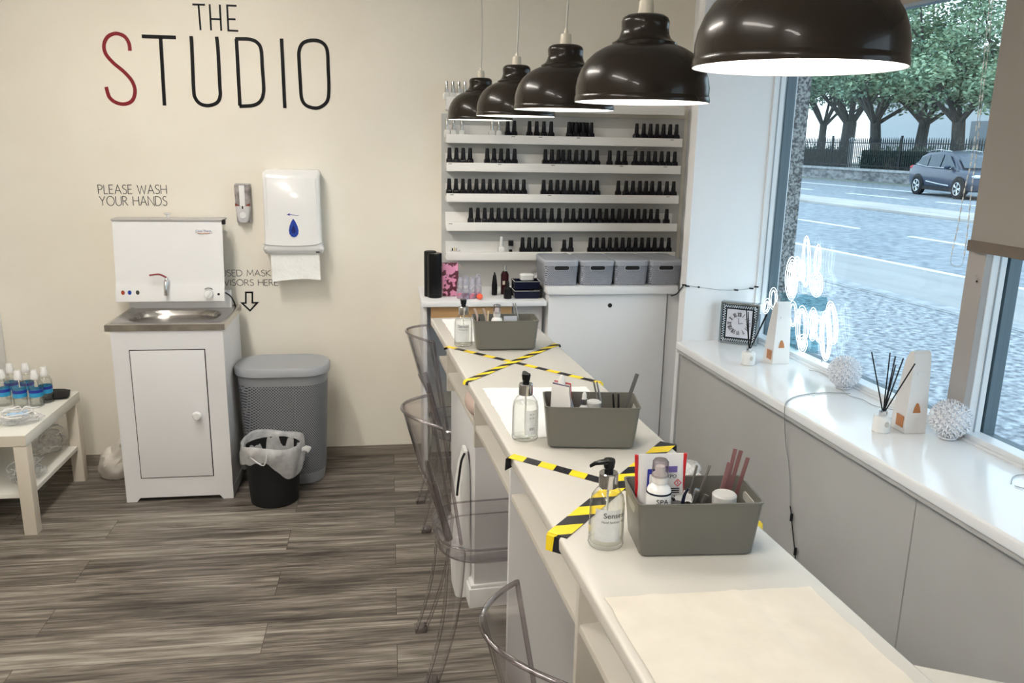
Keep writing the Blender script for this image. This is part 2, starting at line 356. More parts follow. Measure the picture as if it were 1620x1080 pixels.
# single-line capitals, unit height; every glyph is (advance, strokes)
def arc(cx, cy, rx, ry, a0, a1, n=10): return [(cx + rx * math.cos(math.radians(a0 + (a1 - a0) * k / n)), cy + ry * math.sin(math.radians(a0 + (a1 - a0) * k / n))) for k in range(n + 1)]
GL = {
 'A': (0.72, [[(0, 0), (0.36, 1), (0.72, 0)], [(0.13, 0.36), (0.59, 0.36)]]),
 'D': (0.68, [[(0, 0), (0, 1), (0.25, 1)] + arc(0.25, 0.5, 0.42, 0.5, 90, -90)[1:] + [(0, 0)]]),
 'E': (0.45, [[(0.45, 1), (0, 1), (0, 0), (0.45, 0)], [(0, 0.52), (0.4, 0.52)]]),
 'H': (0.66, [[(0, 0), (0, 1)], [(0.66, 0), (0.66, 1)], [(0, 0.52), (0.66, 0.52)]]),
 'I': (0.02, [[(0, 0), (0, 1)]]),
 'K': (0.58, [[(0, 0), (0, 1)], [(0.55, 1), (0, 0.5), (0.58, 0)]]),
 'L': (0.42, [[(0, 1), (0, 0), (0.42, 0)]]),
 'M': (0.82, [[(0, 0), (0.08, 1), (0.41, 0.25), (0.74, 1), (0.82, 0)]]),
 'N': (0.68, [[(0, 0), (0, 1), (0.68, 0), (0.68, 1)]]),
 'O': (0.86, [arc(0.43, 0.5, 0.43, 0.51, 0, 360, 20)]),
 'P': (0.48, [[(0, 0), (0, 1), (0.2, 1)] + arc(0.2, 0.74, 0.27, 0.26, 90, -90)[1:] + [(0, 0.48)]]),
 'R': (0.55, [[(0, 0), (0, 1), (0.2, 1)] + arc(0.2, 0.75, 0.25, 0.25, 90, -90)[1:] + [(0.05, 0.5)], [(0.2, 0.5), (0.55, 0)]]),
 'S': (0.45, [[(0.42, 0.93)] + arc(0.24, 0.76, 0.22, 0.25, 60, 200, 7) + [(0.22, 0.52)] + arc(0.22, 0.26, 0.23, 0.27, 60, -140, 8) + [(0.0, 0.1)]]),
 'T': (0.62, [[(0, 1), (0.62, 1)], [(0.31, 1), (0.31, 0)]]),
 'U': (0.62, [[(0, 1), (0, 0.3)] + arc(0.31, 0.3, 0.31, 0.31, 180, 360)[1:] + [(0.62, 1)]]),
 'V': (0.66, [[(0, 1), (0.33, 0), (0.66, 1)]]),
 'W': (1.0, [[(0, 1), (0.25, 0), (0.5, 0.9), (0.75, 0), (1.0, 1)]]),
 'X': (0.6, [[(0, 0), (0.6, 1)], [(0, 1), (0.6, 0)]]),
 'Y': (0.62, [[(0, 1), (0.31, 0.48), (0.62, 1)], [(0.31, 0.48), (0.31, 0)]]),
 ' ': (0.28, [])}
def lettering(bm, s, org, ex, ez, nrm, width, wd, gap=0.17, th=0.0012):
    """lay the words along unit vector ex starting at org, letter height = ez length, fitted to width"""
    tot = sum(GL[c][0] + gap for c in s) - gap; h = ez.length; k = width / tot; x = 0
    for c in s:
        a, st = GL[c]
        for q in st: add_ribbon(bm, [org + ex * ((x + px) * k) + ez * pz for px, pz in q], wd, nrm, th)
        x += a + gap
    return bm
def text_bm(s, size, ext=0.0003):
    cu = bpy.data.curves.new('t', 'FONT'); cu.body = s; cu.size = size; cu.extrude = ext; cu.resolution_u = 3
    o = bpy.data.objects.new('t', cu); C.objects.link(o)
    dg = bpy.context.evaluated_depsgraph_get(); me = bpy.data.meshes.new_from_object(o.evaluated_get(dg))
    bm = BM(); bm.from_mesh(me); bpy.data.objects.remove(o); bpy.data.curves.remove(cu); bpy.data.meshes.remove(me)
    return bm
def crumple(bm, amp, sc, seed=0, axis=None):
    for v in bm.verts:
        n = noise.noise_vector(v.co * sc + Vector((seed, seed * 2.1, 0))) * amp + noise.noise_vector(v.co * sc * 2.7 + Vector((seed, 0, 3))) * amp * 0.5
        if axis is not None: v.co += Vector(axis) * n.x
        else: v.co += n
    return bm
def grid(x0, x1, y0, y1, nx, ny, z=0.0):
    bm = BM(); vs = [[bm.verts.new((x0 + (x1 - x0) * i / nx, y0 + (y1 - y0) * j / ny, z)) for j in range(ny + 1)] for i in range(nx + 1)]
    for i in range(nx):
        for j in range(ny): bm.faces.new((vs[i][j], vs[i + 1][j], vs[i + 1][j + 1], vs[i][j + 1]))
    return bm
def thicken(bm, t):
    bmesh.ops.recalc_face_normals(bm, faces=bm.faces); bmesh.ops.solidify(bm, geom=list(bm.faces), thickness=t); return bm
def ellipsoid(cx, cy, cz, rx, ry, rz, sub=3):
    bm = BM(); bmesh.ops.create_icosphere(bm, subdivisions=sub, radius=1)
    for v in bm.verts: v.co = Vector((cx + v.co.x * rx, cy + v.co.y * ry, cz + v.co.z * rz))
    return bm
ORD = ['first', 'second', 'third', 'fourth', 'fifth', 'sixth', 'seventh', 'eighth', 'ninth', 'tenth', 'eleventh', 'twelfth', 'thirteenth', 'fourteenth', 'fifteenth'] + ['sixteenth', 'seventeenth', 'eighteenth', 'nineteenth', 'twentieth', 'twenty-first', 'twenty-second', 'twenty-third', 'twenty-fourth', 'twenty-fifth', 'twenty-sixth', 'twenty-seventh', 'twenty-eighth', 'twenty-ninth', 'thirtieth', 'thirty-first']
# ============================================================ room shell (u = out towards the window, v = along the counter)
WY = 4.29                                   # back wall
struct('floor', box(-3.2, 2.2, -2.7, 4.45, -0.06, 0), M_floor)
struct('wall_back', box(-3.2, 1.74, WY, WY + 0.12, 0, 2.75), M_wall)
struct('wall_left', box(-3.3, -3.2, -2.7, WY + 0.1, 0, 2.75), M_wall)
struct('wall_rear', box(-3.2, 2.8, -2.8, -2.7, 0, 2.75), M_wall)
struct('ceiling', box(-3.3, 3.0, -2.8, WY + 0.12, 2.75, 2.85), M_ceil)
struct('baseboard_back', add_box(box(-3.2, 0.148, WY - 0.014, WY, 0, 0.044, 0.003), -3.2, 0.148, WY - 0.008, WY, 0.044, 0.052), two_tone('grey_skirting', (0.20, 0.17, 0.14), (0.28, 0.245, 0.205), (1, 1, 12), 4, 0.5))
struct('trim_1', box(0.262, 1.53, WY - 0.006, WY, 0.9, 1.80), M_back_shade)       # added panel behind the polish shelves, greyed for the shade there
# window side
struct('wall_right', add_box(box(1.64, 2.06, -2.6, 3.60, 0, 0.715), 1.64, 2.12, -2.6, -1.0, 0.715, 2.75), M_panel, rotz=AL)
struct('wall_pier', add_box(box(1.64, 2.12, 3.57, 3.635, 0, 2.75), 1.86, 2.12, 3.635, 4.6, 0, 2.75), M_reveal, rotz=AL)
struct('wall_over_window', add_box(box(1.64, 1.72, -1.0, 3.57, 2.36, 2.75), 1.72, 2.12, -1.0, 3.57, 2.30, 2.75), M_head, rotz=AL)
sb = BM(); add_box(sb, 1.605, 2.0, -1.0, 3.568, 0.722, 0.76, 0.008, 3); struct('trim_2', sb, M_sill, 35, rotz=AL)        # window sill board
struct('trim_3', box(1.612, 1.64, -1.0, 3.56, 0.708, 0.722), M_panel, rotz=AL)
for k, v in enumerate((1.905, 0.85)):                                                      # butt joints of the panels below the sill
    struct('trim_%d' % (4 + k), box(1.6375, 1.6405, v - 0.002, v + 0.002, 0, 0.70), mat('panel_joint', (0.42, 0.40, 0.38), 0.6), rotz=AL)
# three window bays between posts
def window(idx, v0, v1):
    fr = struct('window_%d' % idx, add_box(box(2.0, 2.055, v1 - 0.004, v1 + 0.05, 0.755, 2.30, 0.003), 2.0, 2.055, v0 - 0.05, v0 + 0.004, 0.755, 2.30, 0.003), M_frame, rotz=AL)
    b = BM(); add_box(b, 2.0, 2.055, v0, v1, 0.752, 0.785, 0.003); add_box(b, 1.99, 2.03, v0, v1, 0.752, 0.768, 0.003)
    struct('window_sill_rail', b, M_frame, parent=fr)
    struct('window_head_rail', box(2.0, 2.055, v0, v1, 2.165, 2.30, 0.003), M_head, parent=fr)
    b = BM()
    for q in (v0 - 0.05, v1 - 0.004): add_box(b, 2.066, 2.11, q, q + 0.054, 0.70, 2.30)
    add_box(b, 2.066, 2.11, v0, v1, 0.70, 0.775); add_box(b, 2.066, 2.11, v0, v1, 2.17, 2.30)
    struct('window_outer_frame', b, M_slate, parent=fr)
    b = BM()
    for q in (v0 + 0.004, v1 - 0.006): add_box(b, 2.027, 2.031, q - (0.001 if q > v0 + 0.01 else 0), q + 0.003, 0.785, 2.165)
    struct('window_gasket', b, mat('gasket_grey', (0.35, 0.40, 0.44), 0.5), parent=fr)
    struct('window_pane', box(2.058, 2.063, v0 - 0.01, v1 + 0.01, 0.77, 2.18), M_glass, parent=fr)
    return fr
window(1, 2.235, 3.565); window(2, 0.62, 2.155); window(3, -1.0, 0.54)
for k, v in enumerate((2.155, 0.54)):
    struct('trim_%d' % (6 + k), box(1.975, 2.0, v - 0.002, v + 0.072, 0.76, 2.30, 0.003), M_mull_shade, rotz=AL)  # thin facing on each post, backlit shade put into its colour
# granite pier of the shop front, outside
struct('wall_outer_pier', box(2.125, 2.268, 3.70, 4.3, 0, 3.2), two_tone('granite', (0.05, 0.05, 0.05), (0.46, 0.44, 0.43), (1, 1, 1), 95, 0.6, 3, 0.1, 0.40, 0.62), rotz=AL)

# ============================================================ the street outside (a = across the road, b = along it)
A2 = math.radians(8.7); C2, S2 = math.cos(A2), math.sin(A2)
def PO(a, b, z=0): return Vector((a * C2 - b * S2, a * S2 + b * C2, z))
def wo(x, y, a): r = ray(x, y); return EP + r * (a / (r.x * C2 + r.y * S2))
def AB(p): return (p.x * C2 + p.y * S2, -p.x * S2 + p.y * C2)
M_pave = two_tone('cobbled_pavement', (0.12, 0.13, 0.145), (0.46, 0.475, 0.49), (1, 1, 1), 16, 0.8, 9, 0.12, 0.36, 0.66)
M_asph = two_tone('asphalt', (0.17, 0.19, 0.215), (0.33, 0.355, 0.38), (1, 1, 1), 6, 0.85, 12, 0.05, 0.33, 0.67)
M_asph2 = two_tone('pale_worn_lane', (0.30, 0.295, 0.29), (0.37, 0.36, 0.345), (1, 0.15, 1), 2.5, 0.75, 6, 0.05)
M_kerb = two_tone('kerb_granite', (0.26, 0.27, 0.28), (0.42, 0.43, 0.44), (1, 1, 1), 6, 0.7, 6, 0.1)
M_med = two_tone('median_paving', (0.40, 0.37, 0.34), (0.52, 0.49, 0.46), (1, 0.3, 1), 2, 0.8, 5)
M_line = mat('white_road_paint', (0.80, 0.82, 0.83), 0.6)
struct('pavement', box(2.6, 6.9, -12, 70, -0.08, 0.0), M_pave, rotz=A2)
struct('pavement_strip', box(2.0, 2.9, -12, 60, -0.10, -0.002), M_pave, rotz=AL)
struct('kerb', add_box(box(6.9, 7.12, -12, 70, -0.1, 0.02, 0.01), 6.86, 6.9, -12, 70, -0.1, 0.01), M_kerb, rotz=A2)
struct('road', box(7.12, 30, -12, 120, -0.12, -0.04), M_asph, rotz=A2)
struct('road_edge_lane', box(7.14, 9.15, -12, 70, -0.05, -0.034), M_asph2, rotz=A2)
struct('road_median', box(16.3, 18.1, -12, 110, -0.05, 0.03, 0.02), M_med, rotz=A2)
struct('road_edge_line', box(9.17, 9.29, -12, 70, -0.05, -0.03), M_line, rotz=A2)
struct('road_far_line', box(24.85, 25.05, 0, 110, -0.05, -0.03), M_line, rotz=A2)
for b0, b1 in ((14.85, 16.9), (11.6, 13.35), (8.2, 10.0), (18.6, 20.8)): struct('road_lane_dash', box(12.27, 12.40, b0, b1, -0.05, -0.03), M_line, rotz=A2)
for b0, b1 in ((23.3, 26.4), (20.0, 22.0), (28.5, 32)): struct('road_lane_dash', box(21.15, 21.32, b0, b1, -0.05, -0.03), M_line, rotz=A2)
struct('far_pavement', box(28.3, 60, -5, 130, -0.1, 0.0), mat('far_ground', (0.22, 0.24, 0.2), 0.9), rotz=A2)
# low stone wall with coping
M_stone = two_tone('rubble_stone', (0.10, 0.105, 0.11), (0.32, 0.32, 0.33), (1, 1, 2), 3.2, 0.85, 8, 0.4)
sw = thing('stone_wall', 'low rubble stone wall with pale coping below the iron railings across the road', 'wall', PO(29.2, 30), A2)
obj('wall_body', box(-0.15, 0.2, -30, 60, 0, 0.48), M_stone, sw, smooth=0)
cp = BM()
for k in range(60): add_box(cp, -0.22, 0.26, -30 + k * 1.5, -30 + k * 1.5 + 1.48, 0.48, 0.60, 0.015)
obj('coping', cp, M_kerb, sw)
# railings
fe = thing('iron_railing', 'tall black iron railings with pointed tops on the low stone wall', 'fence', PO(29.3, 30), A2)
M_iron = mat('black_iron', (0.02, 0.025, 0.028), 0.5)
pk = BM()
for k in range(420):
    y = -12 + k * 0.14; add_box(pk, -0.02, 0.02, y - 0.02, y + 0.02, 0.6, 2.0)
    add_prism(pk, [(-0.02, 2.0), (0.02, 2.0), (0, 2.12)], y - 0.012, y + 0.012)
obj('picket_run', pk, M_iron, fe, smooth=0, kind='stuff')
obj('rail', box(-0.02, 0.02, -12, 47, 0.72, 0.77), M_iron, fe, smooth=0); obj('rail', box(-0.02, 0.02, -12, 47, 1.82, 1.87), M_iron, fe, smooth=0)
for k in range(12): obj('post', box(-0.04, 0.04, -12 + k * 5 - 0.04, -12 + k * 5 + 0.04, 0.6, 2.2), M_iron, fe, smooth=0)
gp = wo(1346, 240, 29.9)
go = obj('gate_post', add_lathe(BM(), [(0.14, 0.0), (0.14, 1.95), (0.18, 1.95), (0.18, 2.03), (0.0, 2.15)], 4), mat('pale_stone_post', (0.42, 0.44, 0.46), 0.8), loc=(gp.x, gp.y, 0)); tag(go, 'pale square stone gate post between dark hedge and railings across the road', 'post')
# leaves
def leaves(bm, cx, cy, cz, rx, ry, rz, n, size, shell=0.55):
    for _ in range(n):
        while True:
            d = Vector((random.uniform(-1, 1), random.uniform(-1, 1), random.uniform(-1, 1)))
            if 0.01 < d.length <= 1: break
        d = d.normalized() * (shell + (1 - shell) * random.random() ** 0.5)
        c = Vector((cx + d.x * rx, cy + d.y * ry, cz + d.z * rz)); s = size * random.uniform(0.6, 1.3)
        a = Vector((random.gauss(0, 1), random.gauss(0, 1), random.gauss(0, 0.6))).normalized(); b = a.orthogonal().normalized()
        if random.random() < 0.5: b = a.cross(b)
        v = [bm.verts.new(c + a * s), bm.verts.new(c + b * s * 0.45), bm.verts.new(c - a * s), bm.verts.new(c - b * s * 0.45)]
        bm.faces.new(v)
def leafmat(name, c1, c2):
    m = two_tone(name, c1, c2, (1, 1, 1), 1.1, 0.6, 3, 0, 0.4, 0.6); b = m.node_tree.nodes['Principled BSDF']
    b.inputs['Subsurface Weight'].default_value = 0.0; return m
LF1 = leafmat('leaf_mid_green', (0.11, 0.20, 0.13), (0.33, 0.44, 0.27)); LF2 = leafmat('leaf_dark_green', (0.055, 0.11, 0.075), (0.14, 0.24, 0.15))
M_bark = two_tone('bark', (0.035, 0.035, 0.033), (0.09, 0.085, 0.08), (6, 6, 1), 4, 0.9, 6, 0.4)
def hedge(y0, y1, m, label):
    hd = BM(); y = y0 + 0.5
    while y < y1: leaves(hd, 0, y, 1.05, 0.5, 0.95, 0.75, 210, 0.11, 0.3); y += 1.2
    hb = thing('hedge', label, 'hedge', PO(30.3, 26), A2)
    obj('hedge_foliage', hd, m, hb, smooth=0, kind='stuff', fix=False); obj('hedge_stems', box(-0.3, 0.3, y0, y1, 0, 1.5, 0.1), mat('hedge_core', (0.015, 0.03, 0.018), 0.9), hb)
hedge(-14.5, 10.6, LF2, 'dark clipped hedge behind the railings, right of the pale gate post')
hedge(12.2, 31, LF2, 'dark green hedge behind the railings, between granite pier and gate post')
def tree(px, wdt, a, height, label, leaf, lean=0.0, blobs=9, seed=1, lowb=2.6):
    random.seed(seed); p = wo(px, 236, a); p.z = 0
    t = thing('street_tree', label, 'tree', p, 0, 'trees behind the railings')
    bm = BM(); fork = lowb + 0.4
    add_tube(bm, smooth_pts([(0, 0, -0.1), (0.05, 0, 1.2), (lean * 0.4, 0, fork)], 4), wdt, 10, r2=wdt * 0.85)
    tips = []
    for k in range(7):
        an = 2 * PI * k / 7 + random.uniform(-.3, .3); rr = random.uniform(1.8, 3.2); hh = random.uniform(fork + 1.2, height * 0.8)
        q = [(lean * 0.4, 0, fork - 0.25), (lean * .4 + math.cos(an) * rr * 0.4, math.sin(an) * rr * 0.4, fork + (hh - fork) * 0.3), (lean * .4 + math.cos(an) * rr * 0.75, math.sin(an) * rr * 0.75, fork + (hh - fork) * 0.6), (math.cos(an) * rr * 1.1, math.sin(an) * rr * 1.1, hh)]
        add_tube(bm, smooth_pts(q, 4), wdt * 0.42, 6, r2=0.03); tips.append(q[-1])
        for j in range(3):
            an2 = an + random.uniform(-.9, .9); m_ = Vector(q[1 + (j % 2)]); e = m_ + Vector((math.cos(an2) * 1.5, math.sin(an2) * 1.5, random.uniform(0.3, 1.6)))
            add_tube(bm, [m_, (m_ + e) / 2 + Vector((0, 0, 0.2)), e], 0.07, 5, r2=0.02); tips.append(tuple(e))
    obj('trunk', bm, M_bark, t)
    lf = BM()
    for (x, y, z) in tips: leaves(lf, x, y, z, 1.1, 1.1, 0.7, 190, 0.12, 0.2)
    for k in range(blobs):
        an = random.uniform(0, 2 * PI); rr = random.uniform(0.3, 3.1); zz = random.uniform(lowb + 1.3, height)
        leaves(lf, math.cos(an) * rr, math.sin(an) * rr, zz, 1.5, 1.5, 0.9, 330, 0.115, 0.25)
    obj('foliage', lf, leaf, t, smooth=0, kind='stuff', fix=False)
tree(1297, 0.24, 33, 11, 'slim forked tree behind the railings, beside the granite pier edge', LF1, 0.2, 17, 3)
tree(1337, 0.42, 32, 11, 'thick two-stemmed tree behind the hedge and pale gate post', LF1, 0.3, 17, 5)
tree(1384, 0.30, 31, 12, 'dark-trunked tree behind the railings left of the parked blue car', LF1, -0.4, 18, 8)
tree(1452, 0.30, 32, 12, 'tree whose trunk rises just above the roof of the blue car', LF1, 0.5, 18, 11)
tree(1514, 0.33, 31.5, 12, 'rightmost street tree, behind the front end of the blue car', LF1, -0.3, 18, 14)
tree(1588, 0.33, 33, 12, 'tree beyond the roller blind cord at the right of the window', LF1, 0.2, 14, 17)
random.seed(5)
fb = BM()
for k in range(26): leaves(fb, 0, -16 + k * 2.2, random.uniform(6.0, 9.5), 1.6, 1.7, 1.8, 100, 0.2, 0.2)
fo = obj('tree_canopy', fb, LF2, loc=PO(39, 40), rotz=A2, smooth=0, kind='stuff', fix=False); tag(fo, 'distant dark tree canopy closing the view above the railings', 'trees')
# pale building behind the trees
bd = thing('distant_building', 'pale grey low building behind the street trees and railings', 'building', PO(50, 46), A2)
obj('wall', box(0, 6, -22, 14, 0, 5.4), mat('pale_render', (0.50, 0.52, 0.55), 0.8), bd, smooth=0)
for k in range(6): obj('window', box(-0.05, 0.02, -20 + k * 4.4, -18.4 + k * 4.4, 1.6, 3.6), mat('far_glass', (0.12, 0.15, 0.18), 0.2), bd, smooth=0)
obj('roof', box(-0.4, 6.4, -22.4, 14.4, 5.4, 5.7), mat('slate_roof', (0.16, 0.17, 0.19), 0.7), bd, smooth=0)

# ------------------------------------------------------------ the car: x forward, y to its left, origin on the road below its middle
def car():
    root = thing('car', 'dark blue compact SUV parked across the road, seen through the window', 'car')
    M_body = mat('metallic_blue_grey', (0.035, 0.05, 0.085), 0.35, 0.2, coat=0.4); M_trim = mat('car_black_trim', (0.015, 0.016, 0.018), 0.5)
    # stations along the length: x, half width at sill, half width at belt, sill z, belt z
    st = [(-2.20, 0.62, 0.66, 0.50, 0.95), (-2.12, 0.80, 0.84, 0.34, 1.05), (-1.8, 0.88, 0.90, 0.26, 1.08), (-1.0, 0.90, 0.92, 0.24, 1.03), (0, 0.90, 0.92, 0.23, 0.99), (0.8, 0.90, 0.92, 0.24, 0.97),
          (1.2, 0.89, 0.90, 0.25, 0.98), (1.6, 0.88, 0.87, 0.26, 0.92), (1.95, 0.84, 0.80, 0.27, 0.84), (2.15, 0.72, 0.68, 0.32, 0.74), (2.24, 0.55, 0.52, 0.40, 0.62)]
    rings = []
    for x, ws, wb, zs, zb in st:
        h = zb - zs
        rings.append([(x, ws * 0.92, zs), (x, ws, zs + 0.10 * h), (x, max(ws, wb) * 1.01, zs + 0.55 * h), (x, wb * 0.99, zs + 0.85 * h), (x, wb * 0.90, zb), (x, 0, zb + 0.035),
                      (x, -wb * 0.90, zb), (x, -wb * 0.99, zs + 0.85 * h), (x, -max(ws, wb) * 1.01, zs + 0.55 * h), (x, -ws, zs + 0.10 * h), (x, -ws * 0.92, zs)])
    bm = BM(); add_loft(bm, rings)
    obj('body', bm, M_body, root, smooth=50)
    # glasshouse
    top = [(-2.05, 1.05, 0.66), (-1.75, 1.42, 0.60), (-1.35, 1.56, 0.58), (-0.4, 1.615, 0.60), (0.15, 1.58, 0.60), (0.55, 1.42, 0.62), (1.15, 1.02, 0.72)]
    rings = [[(x, 0.86 if z < 1.3 else 0.84, 0.95), (x, w + (0.80 - w) * 0.25 if z > 1.3 else w + 0.02, z - 0.12), (x, w, z - 0.02), (x, 0, z + 0.02), (x, -w, z - 0.02), (x, -(w + (0.80 - w) * 0.25 if z > 1.3 else w + 0.02), z - 0.12), (x, -0.86 if z < 1.3 else -0.84, 0.95)] for x, z, w in top]
    bm = BM(); add_loft(bm, rings); obj('roof', bm, M_body, root, smooth=40)
    M_cg = mat('car_glass', (0.05, 0.07, 0.09), 0.12)
    for s in (1, -1):
        def wp(x, z): return (x, s * (0.868 - (z - 0.98) * 0.30), z)
        for nm, q in (('side_window', [(-1.72, 1.14), (-1.45, 1.38), (-0.98, 1.47), (-0.95, 1.07)]), ('side_window', [(-0.88, 1.06), (-0.91, 1.475), (-0.12, 1.50), (-0.10, 1.03)]), ('side_window', [(-0.02, 1.03), (-0.04, 1.50), (0.22, 1.47), (0.90, 1.03)])):
            b = BM(); f0 = [b.verts.new(wp(*p)) for p in q]; f1 = [b.verts.new((p.co.x, p.co.y - s * 0.02, p.co.z)) for p in f0]
            b.faces.new(f0); b.faces.new(f1)
            for i in range(4): b.faces.new((f0[i], f0[(i + 1) % 4], f1[(i + 1) % 4], f1[i]))
            obj(nm, b, M_cg, root, smooth=0)
        obj('window_trim', tube([wp(-1.75, 1.12), wp(-0.9, 1.04), wp(0.95, 1.01)], 0.012, 5), M_chrome, root)
        obj('roof_rail', tube(smooth_pts([(-1.5, s * 0.56, 1.56), (-0.8, s * 0.57, 1.65), (0.1, s * 0.57, 1.60)], 4), 0.018, 6), M_chrome, root)
        obj('wing_mirror', ellipsoid(0.62, s * 0.99, 1.07, 0.09, 0.12, 0.075, 2), M_body, root)
        obj('door_strip', tube([(-0.75, s * 0.925, 0.52), (0.0, s * 0.925, 0.46), (0.75, s * 0.925, 0.42)], 0.022, 6), M_chrome, root)
        obj('sill_cladding', box(-1.35, 1.05, s * 0.90, s * 0.93, 0.22, 0.36), M_trim, root)
        obj('headlight', ellipsoid(1.93, s * 0.66, 0.78, 0.26, 0.17, 0.07, 2), mat('headlight_lens', (0.75, 0.80, 0.82), 0.1), root)
        obj('tail_light', ellipsoid(-2.08, s * 0.72, 0.98, 0.12, 0.14, 0.09, 2), mat('red_lens', (0.55, 0.03, 0.03), 0.2), root)
        for x in (-1.32, 1.32):
            b = BM(); add_lathe(b, [(0.40, 0), (0.40, 0.02), (0.0, 0.02)], 24)
            bmesh.ops.rotate(b, verts=b.verts, matrix=Matrix.Rotation(-s * PI / 2, 3, 'X')); bmesh.ops.translate(b, verts=b.verts, vec=(x, s * 0.915, 0.37))
            obj('wheel_arch', b, M_trim, root)
            b = BM(); add_lathe(b, [(0.20, -0.10), (0.325, -0.10), (0.345, -0.07), (0.345, 0.07), (0.325, 0.10), (0.23, 0.10), (0.22, 0.07), (0.0, 0.06)], 28, cap=False)
            bmesh.ops.rotate(b, verts=b.verts, matrix=Matrix.Rotation(-s * PI / 2, 3, 'X')); bmesh.ops.translate(b, verts=b.verts, vec=(x, s * 0.86, 0.345))
            wl = obj('wheel', b, mat('tyre', (0.02, 0.02, 0.022), 0.8), root)
            b = BM()
            for k in range(5):
                a = 2 * PI * k / 5
                for da in (-0.16, 0.16):
                    add_tube(b, [(0.03 * math.cos(a), 0.03 * math.sin(a), 0), (0.205 * math.cos(a + da), 0.205 * math.sin(a + da), 0.0)], 0.022, 5)
            add_tube(b, [(0.215 * math.cos(2 * PI * k / 24), 0.215 * math.sin(2 * PI * k / 24), 0) for k in range(24)], 0.014, 5, True)
            bmesh.ops.rotate(b, verts=b.verts, matrix=Matrix.Rotation(-s * PI / 2, 3, 'X')); bmesh.ops.translate(b, verts=b.verts, vec=(x, s * 0.965, 0.345))
            obj('alloy_rim', b, mat('alloy', (0.6, 0.62, 0.64), 0.25, 0.8), wl)
    b = BM(); q = [(0.60, 0.60, 1.40), (0.60, -0.60, 1.40), (1.16, -0.70, 1.03), (1.16, 0.70, 1.03)]
    f0 = [b.verts.new((p[0] + 0.03, p[1], p[2] + 0.02)) for p in q]; b.faces.new(f0); thicken(b, 0.01); obj('windscreen', b, M_cg, root, smooth=0)
    obj('front_bumper', box(2.02, 2.27, -0.62, 0.62, 0.28, 0.50, 0.05, 3), M_trim, root)
    obj('grille', box(2.16, 2.23, -0.42, 0.42, 0.60, 0.72, 0.02), M_trim, root)
    return root
cr_ = car()
pr_, pf_ = wz(1447, 307, -0.04), wz(1512, 315, -0.04)
d_ = (pf_ - pr_).normalized(); mid = (pr_ + pf_) / 2; side = Vector((-d_.y, d_.x, 0))
cr_.location = mid + side * 0.95 + Vector((0, 0, -0.0)); cr_.location.z = -0.04
cr_.rotation_euler = (0, 0, math.atan2(d_.y, d_.x))
if (cr_.location - EP).length < (mid - EP).length: cr_.location = mid - side * 0.95; cr_.location.z = -0.04
# ============================================================ nail bar counter (root frame: u, v)
ct = thing('nail_bar_counter', 'long narrow cream laminate nail bar counter running away from the viewer', 'counter', (0, 0, 0), AL)
CU0, CU1, CZ = 0.42, 0.835, 0.93
tb = BM(); add_box(tb, CU0, CU1, 0.15, 3.46, CZ - 0.03, CZ, 0.007, 4); obj('countertop', tb, M_lam, ct)
rt = BM(); add_prism(rt, [(CU1 - 0.002, 0.2), (1.05, 0.2), (1.05, 0.80), (0.93, 0.866), (CU1 - 0.002, 0.925)], CZ - 0.03, CZ - 0.0005, 'xy'); obj('side_return', rt, M_lam, ct)
obj('shelf_board', box(CU0 + 0.028, 0.78, 0.15, 3.40, 0.758, 0.776, 0.002), M_lam2, ct)
obj('front_rail', box(CU0 + 0.03, CU0 + 0.045, 0.15, 3.40, 0.846, 0.90, 0.002), M_lam2, ct)
for v, z0 in ((0.72, 0.0), (1.35, 0.56), (1.96, 0.0), (2.50, 0.70), (3.13, 0.70)):
    obj('divider', box(CU0 + 0.025, 0.785, v, v + 0.018, z0, 0.90, 0.001), M_lam2 if z0 else M_ped, ct)
obj('back_panel', box(0.785, 0.803, 0.15, 3.28, 0, 0.90), M_ped, ct)
pd = obj('pedestal', box(0.483, 0.783, 2.70, 3.28, 0.0, 0.757, 0.002), M_ped, ct)
obj('plinth', add_box(box(0.463, 0.783, 2.683, 3.29, 0, 0.075, 0.003), 0.47, 0.783, 2.69, 3.285, 0.075, 0.088, 0.003), M_white, pd)
# hazard tape
def tape(u0, v0, u1, v1, wd, mt, label, period, hang0=True, hang1=True, zz=0.0, hl=0.034):
    a, b = P(u0, v0), P(u1, v1); L = (b - a).length; an = math.atan2((b - a).y, (b - a).x)
    bm = box(0, L, -wd / 2, wd / 2, 0.0004, 0.0012)
    o = obj('hazard_tape', bm, mt, None, (a.x, a.y, CZ + zz), an, 0); tag(o, label, 'tape')
    for h, x in ((hang0, 0.0), (hang1, L)):
        if h:
            cb = BM(); s = -1 if x == 0 else 1
            add_loft(cb, [[(x - s * 0.004, -wd / 2, 0.0012), (x - s * 0.004, wd / 2, 0.0012), (x - s * 0.004, wd / 2, 0.0002), (x - s * 0.004, -wd / 2, 0.0002)],
                          [(x + s * 0.004, -wd / 2, -0.003), (x + s * 0.004, wd / 2, -0.003), (x + s * 0.002, wd / 2, -0.004), (x + s * 0.002, -wd / 2, -0.004)],
                          [(x + s * 0.006, -wd / 2, -hl), (x + s * 0.006, wd / 2, -hl), (x + s * 0.004, wd / 2, -hl), (x + s * 0.004, -wd / 2, -hl)]])
            obj('folded_end', cb, mt, o, smooth=0)
tape(0.418, 2.95, 0.836, 2.412, 0.022, hazard('hazard_cross_bars', 0.094, 0.0), 'yellow and black block-striped tape, straight arm of the far cross on counter', 0.09, hl=0.012)
tape(0.418, 2.492, 0.836, 2.925, 0.026, hazard('hazard_twisted', 0.085, 1.7), 'diagonally striped tape, twisted arm of the far cross on the counter', 0.1, zz=0.001, hl=0.012)
